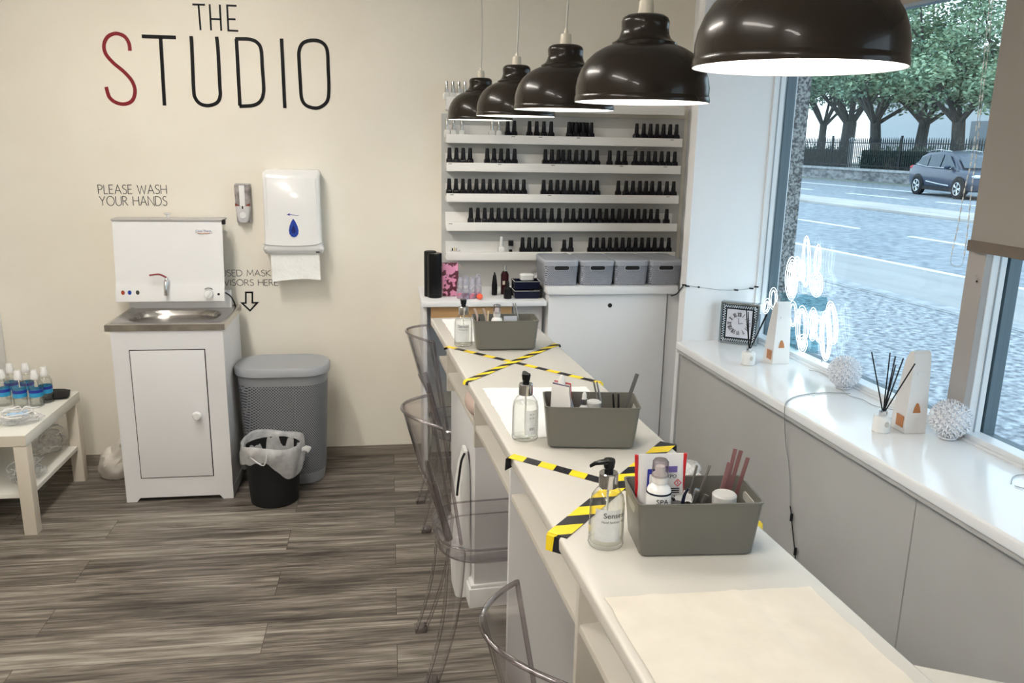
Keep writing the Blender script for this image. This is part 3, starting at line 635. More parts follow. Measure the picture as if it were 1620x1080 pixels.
tape(0.418, 1.845, 0.836, 1.395, 0.030, hazard('hazard_bars_near', 0.085, 0.25), 'yellow and black tape running behind the nearest grey box, black left end', 0.09)
tape(0.418, 1.420, 0.836, 1.860, 0.043, hazard('hazard_wide', 0.105, 0.95), 'wide diagonally striped tape starting left of the nearest sanitiser bottle', 0.07, zz=0.001)
# paper sheets
def paper(poly, m, label, seed, amp=0.004, name='paper_towel'):
    us = [p[0] for p in poly]; vs_ = [p[1] for p in poly]; n = 26; bm = BM(); G = []
    A, B, D, E_ = [Vector((p[0], p[1], 0)) for p in poly]        # near-left, near-right, far-right, far-left
    for i in range(n + 1):
        row = []
        for j in range(n + 1):
            s, t = i / n, j / n; p = (A * (1 - s) + B * s) * (1 - t) + (E_ * (1 - s) + D * s) * t
            e = min(s, t, 1 - s, 1 - t); j_ = noise.noise(Vector((p.x * 30, p.y * 30, seed))) * 0.004 if e < 0.02 else 0
            h = abs(noise.noise(Vector((p.x * 22, p.y * 13 + p.x * 9, seed)))) * amp + abs(noise.noise(Vector((p.x * 55, p.y * 40, seed + 4)))) * amp * 0.4
            row.append(bm.verts.new((p.x + j_, p.y + j_, 0.0015 + h)))
        G.append(row)
    for i in range(n):
        for j in range(n): bm.faces.new((G[i][j], G[i + 1][j], G[i + 1][j + 1], G[i][j + 1]))
    thicken(bm, 0.0008)
    o = obj(name, bm, m, None, (0, 0, CZ), AL, 60); tag(o, label, 'paper')
paper([(0.428, 0.25), (0.802, 0.25), (0.800, 1.150), (0.436, 1.185)], M_paperc, 'crumpled cream paper towel sheet lying on the near end of the counter', 2, 0.005)
paper([(0.448, 1.955), (0.775, 1.955), (0.775, 2.372), (0.452, 2.405)], M_paperw, 'white paper sheet under the middle grey box on the counter', 5, 0.002)
paper([(0.462, 3.00), (0.775, 3.00), (0.775, 3.41), (0.462, 3.415)], M_paperw, 'white paper sheet under the farthest grey box on the counter', 9, 0.002)

# grey open boxes
def tray():
    t = thing('storage_box', '', 'box', group='grey storage boxes on the counter')
    b = BM(); w0, w1, d0, d1, H = 0.108, 0.118, 0.058, 0.066, 0.109; r = 0.012
    def R(k, inset): f = k / H; return rrect(w0 + (w1 - w0) * f - inset, d0 + (d1 - d0) * f - inset, r, k)
    outer = [R(0.0, 0.004), R(0.004, 0.0), R(0.04, 0), R(H - 0.004, 0), R(H - 0.003, -0.0016), R(H, -0.0016)]; inner = [R(H, 0.0022), R(H - 0.004, 0.0025), R(0.04, 0.0025), R(0.003, 0.004)]
    add_loft(b, outer + inner); obj('body', b, M_grey, t)
    for s in (-1, 1):                     # hand slots in the short sides
        q = BM(); hx = (w1 - 0.004); add_prism(q, [(a, c) for a, c, _ in rrect(0.030, 0.010, 0.010, 0)], -0.0028, 0.0010, 'yz'); bmesh.ops.translate(q, verts=q.verts, vec=(s * hx + (0.0012 if s > 0 else 0.0006), 0, H - 0.026))
        obj('hand_slot', q, mat('slot_pale', (0.42, 0.41, 0.37), 0.6), t)
    return t
t0 = tray(); 
def boxpos(pl, pr):
    a, b = wz(*pl, CZ), wz(*pr, CZ); d = (b - a).normalized(); nrm = Vector((-d.y, d.x, 0)); c = (a + b) / 2 + nrm * 0.058; return Vector((c.x, c.y, CZ + 0.0006)), math.atan2(d.y, d.x)
L3, A3 = boxpos((1012, 882), (1192, 878)); t0.location = L3; t0.rotation_euler.z = A3
t0['label'] = 'nearest grey plastic storage box on the counter, holding wipes and pink nail files'
L2_, A2_ = boxpos((868, 710), (1002, 712)); dup(t0, L2_ + Vector((0, 0, 0.003)), A2_, 'middle grey plastic storage box on the counter, behind the second sanitiser bottle')
L1_, A1_ = boxpos((755, 555), (846, 554)); dup(t0, L1_ + Vector((0, 0, 0.003)), A1_, 'farthest grey plastic storage box on the counter, near the polish shelves')

# sanitiser bottles
def sanitiser():
    t = thing('hand_sanitiser_bottle', '', 'bottle', group='hand sanitiser bottles on the counter')
    pr = [(0.026, 0.0), (0.0325, 0.003), (0.034, 0.010), (0.0335, 0.03), (0.033, 0.088), (0.030, 0.102), (0.022, 0.114), (0.0155, 0.119), (0.0145, 0.124)]
    obj('bottle_body', lathe(pr, 40, cap=True), M_botl, t)
    obj('gel', lathe([(0.0, 0.012), (0.024, 0.008), (0.0305, 0.011), (0.0315, 0.03), (0.031, 0.086), (0.028, 0.099), (0.0, 0.101)], 36), M_gel, t)
    obj('base_ring', lathe([(0.0335, 0.004), (0.0345, 0.007), (0.0335, 0.010)], 36, cap=False), M_botl, t)
    c = BM(); add_lathe(c, [(0.0175, 0.120), (0.018, 0.122), (0.018, 0.147), (0.0165, 0.149), (0.006, 0.1495)], 32); obj('collar', c, M_chrome, t)
    p = BM(); add_lathe(p, [(0.0085, 0.149), (0.0085, 0.156), (0.010, 0.158), (0.0115, 0.170), (0.0105, 0.174), (0.0, 0.175)], 20)
    rings = []
    for x, w, z, h in ((0.0, 0.010, 0.169, 0.006), (-0.016, 0.008, 0.1705, 0.0045), (-0.030, 0.0055, 0.170, 0.0035), (-0.040, 0.0035, 0.166, 0.003)):
        rings.append([(x, w * math.cos(a), z + h * math.sin(a)) for a in [2 * PI * k / 10 for k in range(10)]])
    add_loft(p, rings); obj('pump', p, M_black, t)
    obj('dip_tube', lathe([(0.0022, 0.012), (0.0022, 0.125)], 8), mat('milky_tube', (0.75, 0.76, 0.74), 0.4), t)
    return t
def label_on(t, strings, R=0.0338, a0=-PI / 2):
    # wrap small lettering round the bottle wall
    for k, (s, size, z, m) in enumerate(strings):
        b = text_bm(s, size); xs = [v.co.x for v in b.verts]; cx = (min(xs) + max(xs)) / 2
        for v in b.verts:
            a = a0 + (v.co.x - cx) / R; rr = R + 0.0007 + abs(v.co.z); v.co = Vector((rr * math.cos(a), rr * math.sin(a), z + v.co.y))
        obj('lettering', b, m, t, smooth=0)
def white_panel(t, R=0.0338, a0=-PI / 2, half=0.75, z0=0.022, z1=0.086, m=None):
    b = BM(); n = 14; rings = []
    for k in range(n + 1):
        a = a0 - half + 2 * half * k / n; rings.append([((R + q) * math.cos(a), (R + q) * math.sin(a), z) for q, z in ((0.0002, z0), (0.0002, z1), (0.0, z1), (0.0, z0))])
    add_loft(b, rings); obj('label_panel', b, m or MATS['clear_label'], t)
veil('clear_label', (0.80, 0.83, 0.86), 0.5, 0.1)
B0 = sanitiser(); p3 = wz(957, 868, CZ)
def bloc(px, py): p = wz(px, py, CZ); d = Vector((p.x, p.y, 0)).normalized(); return p + d * 0.027 + Vector((0, 0, 0.0006))
ex = [o for o in B0.children]
B1 = dup(B0, bloc(830, 702) , -PI / 2, 'clear hand sanitiser pump bottle beside the middle grey box')
B2 = dup(B0, bloc(733, 551), -PI / 2 + 0.2, 'clear hand sanitiser pump bottle beside the farthest grey box')
B0.location = bloc(957, 872); B0.rotation_euler.z = 0.25; B0['label'] = 'nearest clear hand sanitiser pump bottle with black pump and chrome collar'
B1.location.z += 0.003; B2.location.z += 0.003
white_panel(B0, a0=-PI / 2 - 0.45); label_on(B0, [('Senses', 0.015, 0.070, M_blk), ('Hand Sanitiser Gel', 0.0062, 0.060, M_blk)], a0=-PI / 2 - 0.1)
white_panel(B1, a0=0.35, half=0.5); label_on(B1, [('lllll llll', 0.006, 0.074, M_dkg), ('llll lllll', 0.006, 0.064, M_dkg), ('IIIII', 0.011, 0.034, M_blk)], a0=0.35)
white_panel(B2, a0=-0.4); label_on(B2, [('Senses', 0.015, 0.075, M_blk), ('Hand Sanitiser', 0.006, 0.066, M_blk)], a0=-0.3)

# things standing in the boxes (b = box frame)
def inb(L, A, x, y, z=0.004): c, s = math.cos(A), math.sin(A); return Vector((L.x + x * c - y * s, L.y + x * s + y * c, L.z + z))
def bag(name, L, A, x, y, w, h, d, m, label, cat, rot=0.0, seed=0, topw=1.0):
    t = thing(name, label, cat, inb(L, A, x, y), A + rot)
    rings = []; n = 9
    for k in range(n + 1):
        f = k / n; dd = d * (1 - f ** 3) + 0.002; ww = w * (1 + (topw - 1) * f); rings.append(rrect(ww / 2, dd / 2, min(dd / 2, 0.006), h * f))
    b = BM(); add_loft(b, rings); crumple(b, 0.002, 30, seed)
    for v in b.verts: v.co.z = max(v.co.z, 0.0)
    obj('pouch', b, m, t); return t
M_foil = mat('white_pouch_film', (0.74, 0.73, 0.72), 0.22)
wp = bag('wipes_packet', L3, A3, -0.060, 0.018, 0.086, 0.172, 0.036, M_foil, 'white wipes packet with red side edges in the nearest grey box', 'packet', 0.05, 3, 1.06)
for s in (-1, 1):
    b = BM(); add_tube(b, smooth_pts([(s * 0.0435, -0.006, 0.02), (s * 0.0435, -0.007, 0.06), (s * 0.0455, -0.005, 0.12), (s * 0.048, -0.002, 0.171)], 4), 0.0036, 6); obj('red_edge', b, mat('bright_red', (0.55, 0.012, 0.02), 0.35), wp)
def front_text(par, s, size, x, y, z, m, ext=0.0002):
    b = text_bm(s, size, ext); bmesh.ops.rotate(b, verts=b.verts, matrix=Matrix.Rotation(PI / 2, 3, 'X')); bmesh.ops.translate(b, verts=b.verts, vec=(x, y, z)); return obj('lettering', b, m, par, smooth=0)
obj('printed_panel', box(-0.030, -0.012, -0.0200, -0.0188, 0.100, 0.148), M_dblue, wp, smooth=0)
obj('printed_panel', box(-0.026, -0.012, -0.0206, -0.0196, 0.112, 0.138), M_foil, wp, smooth=0)
obj('printed_panel', box(0.002, 0.028, -0.0190, -0.0170, 0.140, 0.152), mat('violet_ink', (0.13, 0.10, 0.32), 0.4), wp, smooth=0)
front_text(wp, 'EXPO', 0.010, 0.002, -0.0192, 0.129, M_blk); front_text(wp, 'N', 0.018, 0.013, -0.0212, 0.082, M_blk)
for k in range(3): obj('printed_line', box(0.010, 0.034, -0.0208, -0.0196, 0.107 - k * 0.004, 0.1085 - k * 0.004), M_blk, wp, smooth=0)
dm = BM(); add_ribbon(dm, [(0.030, -0.0200, 0.112), (0.037, -0.0200, 0.119), (0.030, -0.0200, 0.126), (0.023, -0.0200, 0.119)], 0.0014, (0, -1, 0), 0.0006, True); add_box(dm, 0.0293, 0.0307, -0.0206, -0.0200, 0.116, 0.123)
obj('hazard_diamond', dm, mat('warning_red', (0.6, 0.02, 0.02), 0.4), wp, smooth=0)
def spray(L, A, x, y, label, h=0.105, r=0.021, m=None, word=None, capclear=True, rot=0.0):
    t = thing('spray_bottle', label, 'bottle', inb(L, A, x, y), A + rot)
    obj('bottle_body', lathe([(r - .002, 0), (r, 0.002), (r, h * 0.86), (r * 0.86, h * 0.93), (r * 0.5, h * 0.98), (r * 0.48, h)], 28), m or M_gwhite, t)
    obj('spray_head', lathe([(r * 0.62, h), (r * 0.62, h + 0.016), (r * 0.4, h + 0.017), (r * 0.4, h + 0.028), (r * 0.35, h + 0.031)], 20), mat('milky_cap', (0.76, 0.74, 0.72), 0.3), t)
    if capclear: obj('clear_cap', lathe([(r * 0.66, h + 0.012), (r * 0.64, h + 0.040), (r * 0.5, h + 0.044)], 20), M_acre, t)
    if word:
        label_on(t, [(word, 0.014, 0.0985, M_blk)], R=r, a0=-PI / 2 - A)
        b = BM(); add_lathe(b, [(r, 0.1135), (r + 0.0005, 0.114), (r + 0.0004, 0.1165), (r - 0.0002, 0.117)], 28); obj('label_band', b, M_navy, t)
    return t
spray(L3, A3, -0.072, -0.028, 'white SPA spray bottle with clear cap in front of the wipes packet', 0.134, 0.0235, word='SPA')
def stick(name, a, b, wd, th, m, label, cat, L, A, group=None):
    """flat bar from a to b in box coordinates"""
    pa, pb = Vector(a), Vector(b); d = (pb - pa); ln = d.length; o = obj(name, box(-wd / 2, wd / 2, -th / 2, th / 2, 0, ln, th * 0.3), m)
    q = Vector((0, 0, 1)).rotation_difference(d.normalized()); o.rotation_mode = 'QUATERNION'
    from mathutils import Quaternion
    o.rotation_quaternion = Quaternion((0, 0, 1), A) @ q; o.location = inb(L, A, pa.x, pa.y, pa.z); tag(o, label, cat, group); return o
for k, (ax, bx, bz, by) in enumerate(((0.040, 0.072, 0.165, 0.010), (0.052, 0.084, 0.190, 0.016), (0.058, 0.094, 0.188, 0.012), (0.074, 0.104, 0.178, 0.0))):
    stick('nail_file', (ax, 0.0 + 0.005 * k, 0.006), (bx, by, bz - 0.006), 0.0078, 0.003, M_rose, 'dusky pink nail file, %s from left in the nearest grey box' % ORD[k], 'nail file', L3, A3, 'pink nail files')
def tweezers(L, A, x, y, x1, y1, z1, label, m=None, spread=0.007):
    t = thing('tweezers', label, 'tweezers', inb(L, A, x, y), A)
    for s in (-1, 1):
        b = BM(); add_tube(b, smooth_pts([(0, 0, 0.002), (x1 * 0.5 + s * spread, y1 * 0.5, z1 * 0.5), (x1 + s * spread * 1.4, y1, z1)], 4), 0.0034, 6, r2=0.0024); obj('arm', b, m or mat('dull_steel', (0.22, 0.21, 0.20), 0.3, 0.8), t)
    return t
tweezers(L3, A3, -0.012, 0.01, 0.036, 0.006, 0.147, 'dark steel tweezers leaning in the nearest grey box', spread=0.009)
sc_ = thing('nail_scissors', 'short dark metal nail clippers lying beside the tweezers in nearest box', 'clippers', inb(L3, A3, -0.012, -0.02), A3)
obj('jaw', tube([(0, 0, 0.045), (0.018, 0.004, 0.112)], 0.006, 6), M_chrome, sc_); obj('lever', tube([(0.012, 0, 0.040), (0.036, 0.004, 0.100)], 0.005, 6), mat('dull_steel', (0.2, 0.2, 0.2), 0.3, 0.8), sc_)
jr = thing('cream_jar', 'small round jar with white lid in the nearest grey box', 'jar', inb(L3, A3, 0.052, -0.033), A3)
obj('jar_body', lathe([(0.020, 0), (0.021, 0.002), (0.021, 0.092), (0.019, 0.094)], 28), M_acre, jr); obj('lid', lathe([(0.0225, 0.090), (0.0228, 0.108), (0.020, 0.111), (0, 0.1105)], 28), mat('frosted_lid', (0.52, 0.52, 0.51), 0.3), jr)
fn = obj('nail_brush', tube(smooth_pts([(0, 0, 0.08), (0.003, 0, 0.11), (0.010, 0.0, 0.124)], 4), 0.004, 6, r2=0.002), M_navy, None, inb(L3, A3, -0.030, -0.04), A3); tag(fn, 'curved black nail tool tip showing between spray bottle and tweezers', 'nail tool')
ph = obj('paper_tissue', crumple(grid(-0.02, 0.02, -0.02, 0.02, 8, 8, 0.09), 0.006, 40, 2), M_paperw, None, inb(L3, A3, -0.018, 0.0), A3); tag(ph, 'crumpled white tissue in the middle of the nearest grey box', 'tissue')
# middle box
pk2 = thing('wipes_packet', 'folded white, navy and red wipes packet standing in the middle grey box', 'packet', inb(L2_, A2_, -0.075, 0.0), A2_ + 0.9)
for k, (m, x, r) in enumerate(((M_foil, -0.020, 0.15), (mat('navy_print', (0.03, 0.02, 0.10), 0.3), -0.010, 0.05), (mat('pale_blush_film', (0.68, 0.58, 0.56), 0.3), 0.004, -0.05), (mat('bright_red', (0.5, 0.01, 0.02), 0.3), 0.014, -0.15))):
    rings = [rrect(0.032 * (1 - 0.45 * max(0, f - 0.55)), 0.005 * (1.1 - f), 0.004, 0.150 * f, x * (1 - f * 0.5), 0) for f in [i / 8 for i in range(9)]]
    rings = [[(p[1] * 1.0 + x, p[0], p[2]) for p in [(q[0] - x * 0, q[1], q[2]) for q in r_]] for r_ in rings]
    b = BM(); add_loft(b, rings); crumple(b, 0.002, 35, k); obj('fold', b, m, pk2)
obj('gathered_top', add_lathe(BM(), [(0.014, 0.130), (0.010, 0.150), (0.008, 0.165), (0.003, 0.172)], 10), M_foil, pk2)
dr = thing('dropper_bottle', 'small white bottle with silver collar and rubber dropper in middle grey box', 'bottle', inb(L2_, A2_, -0.018, -0.02), A2_)
obj('bottle_body', lathe([(0.016, 0), (0.017, 0.002), (0.017, 0.085), (0.008, 0.100), (0.008, 0.104)], 24), M_gwhite, dr); obj('collar', lathe([(0.0085, 0.102), (0.0085, 0.116), (0.007, 0.117)], 20), M_chrome, dr); obj('dropper_bulb', lathe([(0.006, 0.116), (0.0055, 0.128), (0.003, 0.133), (0, 0.134)], 16), mat('milky_rubber', (0.75, 0.74, 0.7), 0.5), dr)
j2 = thing('cream_jar', 'small clear round jar with pale lid in the middle grey box', 'jar', inb(L2_, A2_, 0.008, -0.005), A2_)
obj('jar_body', lathe([(0.016, 0), (0.018, 0.002), (0.018, 0.088)], 24), M_acre, j2); obj('lid', lathe([(0.019, 0.086), (0.019, 0.104), (0.015, 0.107), (0, 0.107)], 24), mat('frosted_lid', (0.72, 0.73, 0.73), 0.3), j2)
stick('buffer_block', (-0.042, -0.012, 0.05), (-0.062, 0.012, 0.122), 0.022, 0.012, M_lav, 'ice blue nail buffer block leaning in the middle grey box', 'nail buffer', L2_, A2_)
tweezers(L2_, A2_, 0.048, -0.01, -0.036, 0.03, 0.150, 'thin dark steel tweezers leaning left in the middle grey box', spread=0.003)
stick('nail_file', (0.070, 0.02, 0.006), (0.121, 0.035, 0.172), 0.010, 0.004, mat('dark_grey_file', (0.10, 0.10, 0.095), 0.5), 'dark grey nail file sticking up at the right of middle grey box', 'nail file', L2_, A2_)
tweezers(L2_, A2_, 0.072, -0.01, -0.006, 0.03, 0.118, 'short black tweezers at the right end of the middle grey box', M_black, 0.005)
# far box
spray(L1_, A1_, -0.030, 0.0, 'white squeeze bottle with tapered nozzle in the farthest grey box', 0.112, 0.021, capclear=True)
obj_t = thing('nail_clipper', 'pinkish metal nail clippers leaning at the left of farthest grey box', 'clippers', inb(L1_, A1_, -0.085, 0.0), A1_)
for s in (-1, 1): obj('arm', tube(smooth_pts([(0.02 * s, 0, 0.06), (0.016 * s, 0, 0.105), (-0.012 + 0.016 * s, 0.0, 0.140)], 4), 0.0045, 6), M_tan, obj_t)
stick('wooden_stick', (-0.066, 0.0, 0.004), (-0.062, 0.0, 0.136), 0.006, 0.006, mat('pale_orangewood', (0.70, 0.58, 0.38), 0.6), 'pale orangewood cuticle stick upright in the farthest grey box', 'cuticle stick', L1_, A1_)
lf_ = obj('paper_label_card', box(-0.025, 0.025, -0.001, 0.001, 0, 0.11), mat('ice_white_card', (0.66, 0.70, 0.78), 0.4), None, inb(L1_, A1_, 0.022, 0.01), A1_, 0); tag(lf_, 'pale blue-white card standing in the farthest grey box', 'card')
tweezers(L1_, A1_, 0.070, 0.01, -0.030, 0.045, 0.150, 'thin grey tweezers leaning towards the shelves in farthest grey box', spread=0.003)
tk = obj('dark_hair_clip', ellipsoid(0, 0, 0.06, 0.006, 0.006, 0.055, 2), M_black, None, inb(L1_, A1_, -0.098, 0.0), A1_); tag(tk, 'black clip sticking up at the left end of farthest grey box', 'clip')
# beyond box: white cloth bulge hanging at far right edge near wipes packet
cl = obj('plastic_glove', crumple(ellipsoid(0, 0, 0, 0.032, 0.026, 0.016, 3), 0.006, 30, 4), M_film, None, P(0.800, 1.66, CZ + 0.017), AL); tag(cl, 'crumpled clear plastic glove on the counter behind the wipes packet', 'glove')
# ============================================================ pendant lamps
def pendant():
    t = thing('pendant_lamp', '', 'lamp', group='dome pendant lamps over the counter')
    pr = [(0.1400, 0.0), (0.1405, 0.004), (0.1395, 0.012), (0.1385, 0.013), (0.1385, 0.030), (0.135, 0.048), (0.128, 0.066), (0.117, 0.083), (0.102, 0.097), (0.085, 0.107), (0.072, 0.1125),
          (0.0665, 0.1130), (0.0665, 0.1185), (0.060, 0.1215), (0.0535, 0.127), (0.0500, 0.135), (0.0480, 0.144), (0.0485, 0.153), (0.0490, 0.160), (0.046, 0.167), (0.038, 0.172), (0.016, 0.1735)]
    b = BM(); add_lathe(b, pr, 64, cap=False); obj('lamp_shade', b, M_shade, t, smooth=40)
    b = BM(); add_lathe(b, [(0.1400, 0.0), (0.1385, 0.0005), (0.1365, 0.004), (0.1368, 0.030), (0.133, 0.047), (0.126, 0.065), (0.115, 0.081), (0.100, 0.095), (0.083, 0.105), (0.055, 0.111), (0.020, 0.112)], 64, cap=False); obj('shade_lining', b, M_shadein, t)
    obj('bulb', lathe([(0.0, 0.012), (0.018, 0.016), (0.029, 0.030), (0.031, 0.045), (0.024, 0.066), (0.014, 0.085), (0.014, 0.110)], 24, cap=False), M_bulb, t)
    obj('lamp_holder', lathe([(0.0165, 0.172), (0.0165, 0.176), (0.0145, 0.198), (0.0135, 0.201), (0.006, 0.203), (0.004, 0.215)], 24), M_cream, t)
    obj('flex', tube(smooth_pts([(0, 0, 0.212), (0.004, 0, 0.35), (-0.002, 0, 0.6), (0.0, 0, 0.965)], 6), 0.0028, 8), M_cord, t)
    obj('ceiling_rose', lathe([(0.040, 0.985), (0.038, 0.970), (0.012, 0.955), (0.004, 0.945)], 24), M_cream, t)
    return t
LP = [(0.630, 1.067, 1.781), (0.652, 1.702, 1.760), (0.658, 2.315, 1.763), (0.665, 2.957, 1.760), (0.658, 3.618, 1.759)]
LL = ['nearest and largest-looking dark dome pendant lamp, in front of the window', 'dark dome pendant lamp second nearest, left of the largest one', 'middle one of the five dark dome pendant lamps', 'dark dome pendant lamp second from the polish shelves', 'farthest dark dome pendant lamp, hanging closest to the polish shelves']
pd0 = pendant(); pd0.location = P(*LP[0]); pd0['label'] = LL[0]
for q, l in zip(LP[1:], LL[1:]): dup(pd0, P(*q), 0.4, l)

# ============================================================ ceiling lights of the room
def ceil_light(x, y, lx, ly, label, rot=0):
    t = thing('ceiling_light', label, 'ceiling light', (x, y, 2.70), rot)
    b = BM(); add_box(b, -lx / 2 - 0.02, lx / 2 + 0.02, -ly / 2 - 0.02, ly / 2 + 0.02, 0.02, 0.049, 0.004); obj('housing', b, M_white, t)
    obj('diffuser', box(-lx / 2, lx / 2, -ly / 2, ly / 2, 0.0, 0.03, 0.004), M_light, t)
ceil_light(-0.95, 2.75, 0.20, 1.2, 'long ceiling batten light over the floor in front of the sign wall')
ceil_light(-1.1, 0.6, 0.20, 1.2, 'long ceiling batten light left of the viewer')
ceil_light(-1.0, -1.3, 0.20, 1.2, 'long ceiling batten light behind the viewer')

# ============================================================ clear chairs
def ghost_chair():
    t = thing('clear_chair', '', 'chair', group='transparent acrylic chairs at the counter')
    # back: curved sheet rising from the seat, with an arched opening low down
    def cpt(s, z):
        f = (z - 0.44) / 0.43; hw = 0.118 + 0.045 * f ** 0.8; xb = -0.185 - 0.115 * f; bul = 0.055 + 0.05 * f
        return Vector((xb + bul * s * s, hw * s, z - 0.012 * s * s * f))
    N, Mz = 28, 30; b = BM(); G = {}
    def hole(s, z): return abs(s) < 0.52 and z < 0.675 - 0.10 * (abs(s) / 0.52) ** 2 and z > 0.475
    for i in range(N + 1):
        for j in range(Mz + 1): G[i, j] = b.verts.new(cpt(-1 + 2 * i / N, 0.45 + 0.42 * j / Mz))
    for i in range(N):
        for j in range(Mz):
            s = -1 + 2 * (i + .5) / N; z = 0.45 + 0.42 * (j + .5) / Mz
            if not hole(s, z): b.faces.new((G[i, j], G[i + 1, j], G[i + 1, j + 1], G[i, j + 1]))
    for v in [v for v in b.verts if not v.link_faces]: b.verts.remove(v)
    bk = obj('backrest', thicken(b, 0.004), M_acr, t, smooth=60)
    rim = [cpt(-1, z) for z in (0.46, 0.55, 0.64, 0.73, 0.80, 0.85)] + [cpt(-1 + 2 * k / 24, 0.87) for k in range(0, 25)] + [cpt(1, z) for z in (0.85, 0.80, 0.73, 0.64, 0.55, 0.46)]
    obj('rim', tube(rim, 0.0052, 8), M_acre, bk, smooth=80)
    arch = [cpt(s, 0.675 - 0.10 * (abs(s) / 0.52) ** 2 if abs(s) < 0.52 else 0.5) for s in [-0.52 + 1.04 * k / 14 for k in range(15)]]
    arch = [cpt(-0.52, z) for z in (0.48, 0.52)] + arch + [cpt(0.52, z) for z in (0.52, 0.48)]
    obj('arch_rim', tube(arch, 0.003, 6), M_acre, bk, smooth=80)
    # seat: rounded slab with a deep lip
    b = BM(); add_loft(b, [rrect(0.185, 0.165, 0.11, 0.415, n=8), rrect(0.198, 0.176, 0.12, 0.425, n=8), rrect(0.200, 0.178, 0.12, 0.458, n=8), rrect(0.194, 0.172, 0.115, 0.464, n=8), rrect(0.170, 0.150, 0.10, 0.456, n=8)])
    st_ = obj('seat', b, M_acr, t, smooth=50)
    for z, r in ((0.463, 0.0032), (0.417, 0.0026)):
        k_ = 1 if z > 0.45 else 0.95
        obj('seat_edge', tube(rrect(0.198 * k_, 0.176 * k_, 0.12, z, n=8), r, 6, True), M_acre, st_, smooth=80)
    for s in (-1, 1):
        for nm, p, q in (('rear_leg', (-0.150, s * 0.120, 0.44), (-0.232, s * 0.150, 0.0)), ('front_leg', (0.150, s * 0.135, 0.44), (0.170, s * 0.145, 0.0))):
            p, q = Vector(p), Vector(q); rings = []
            for k in range(9):
                f = k / 8; c = p.lerp(q, f) + Vector((0.02 * math.sin(f * PI) * (1 if nm == 'rear_leg' else 0), 0, 0)); h = 0.029 - 0.009 * f
                rings.append([(c.x + a, c.y + d, c.z) for a, d, _ in rrect(h, h, h * 0.5, 0, n=2)])
            b = BM(); add_loft(b, rings); lg = obj('leg', b, M_acr, t, smooth=40)
            eb = BM()
            for a, d in ((-1, -1), (1, s)): add_tube(eb, [(sum(x[0] for x in r_) / len(r_) + a * (0.026 - 0.008 * i / 8), sum(x[1] for x in r_) / len(r_) + d * (0.026 - 0.008 * i / 8), r_[0][2]) for i, r_ in enumerate(rings)], 0.0017, 5)
            obj('leg_edge', eb, M_acre, lg, smooth=80)
            cq = rings[-1]; cx = sum(x[0] for x in cq) / len(cq); cy = sum(x[1] for x in cq) / len(cq)
            obj('foot', add_loft(BM(), [rrect(0.0205, 0.0205, 0.006, 0.0, cx, cy), rrect(0.021, 0.021, 0.006, 0.018, cx, cy)]), M_acre, lg)
    # two moulded ribs joining the back to the seat
    for s in (-1, 1): obj('back_rib', tube([cpt(s * 0.62, 0.66), cpt(s * 0.62, 0.56), cpt(s * 0.66, 0.46)], 0.009, 8, r2=0.013), M_acre, bk, smooth=80)
    return t
ch0 = ghost_chair(); ch0.location = P(0.505, 2.43); ch0.rotation_euler.z = AL; ch0['label'] = 'clear acrylic chair with curved back beside the middle of the counter, whole chair in view'
dup(ch0, P(0.535, 1.235), AL + 0.05, 'nearest clear acrylic chair, its curved back rim cut off at the bottom')
dup(ch0, P(0.615, 3.47), AL - 0.03, 'farthest clear acrylic chair beside the far end of the counter')
# things under the counter
ws = thing('white_bag', 'white folded bag with black strap leaning against the counter pedestal', 'bag', P(0.455, 2.83, 0.002), AL)
b = BM(); add_loft(b, [rrect(0.030, 0.07, 0.02, 0.0, 0.0, 0), rrect(0.032, 0.08, 0.02, 0.15, -0.004, 0), rrect(0.026, 0.075, 0.02, 0.35, 0.0, 0), rrect(0.018, 0.05, 0.016, 0.50, 0.008, 0), rrect(0.006, 0.03, 0.006, 0.57, 0.012, 0)]); crumple(b, 0.004, 12, 3)
for v in b.verts: v.co.z = max(v.co.z, 0)
obj('bag_body', b, M_paperw, ws)
obj('strap', tube(smooth_pts([(0.004, -0.05, 0.57), (-0.010, -0.062, 0.545), (-0.018, -0.070, 0.50), (-0.024, -0.076, 0.46), (-0.028, -0.079, 0.42)], 5), 0.0045, 7), M_mblack, ws)
tw = obj('rolled_towel', crumple(ellipsoid(0, 0, 0, 0.030, 0.11, 0.028, 3), 0.004, 25, 2), M_tan, None, P(0.470, 2.64, 0.80 + 0.005), AL); tag(tw, 'pinkish rolled towel on the shelf below the counter top', 'towel')

# ============================================================ desk, white cupboard and baskets in the alcove
dk = thing('desk', 'white desk with oak drawer front under the polish shelves, left of cupboard', 'desk', (0.45, 4.0, 0), 0)
obj('desk_top', box(0.140 - 0.45, 0.742 - 0.45, 3.85 - 4.0, WY - 4.002, 0.902, 0.926, 0.003), M_bwhite, dk)
obj('side_panel', box(0.150 - 0.45, 0.168 - 0.45, 3.90 - 4.0, WY - 4.002, 0, 0.902, 0.001), M_white, dk)
dw = obj('drawer', box(0.186 - 0.45, 0.575 - 0.45, 3.872 - 4.0, 3.89 - 4.0, 0.80, 0.900, 0.002), M_oak, dk)
obj('side_panel', box(0.590 - 0.45, 0.735 - 0.45, 3.93 - 4.0, 3.95 - 4.0, 0.0, 0.902, 0.001), M_ped, dk)
obj('back_rail', box(0.168 - 0.45, 0.735 - 0.45, WY - 4.025, WY - 4.004, 0.35, 0.902), M_ped, dk)
cu = thing('white_cupboard', 'tall plain white cupboard with finger hole, supporting the four grey baskets', 'cupboard', (1.05, 4.05, 0), 0)
X0, X1 = 0.752 - 1.05, 1.352 - 1.05
obj('carcass', box(X0 + 0.002, X1, 3.872 - 4.05, WY - 4.052, 0, 0.958, 0.001), M_white, cu)
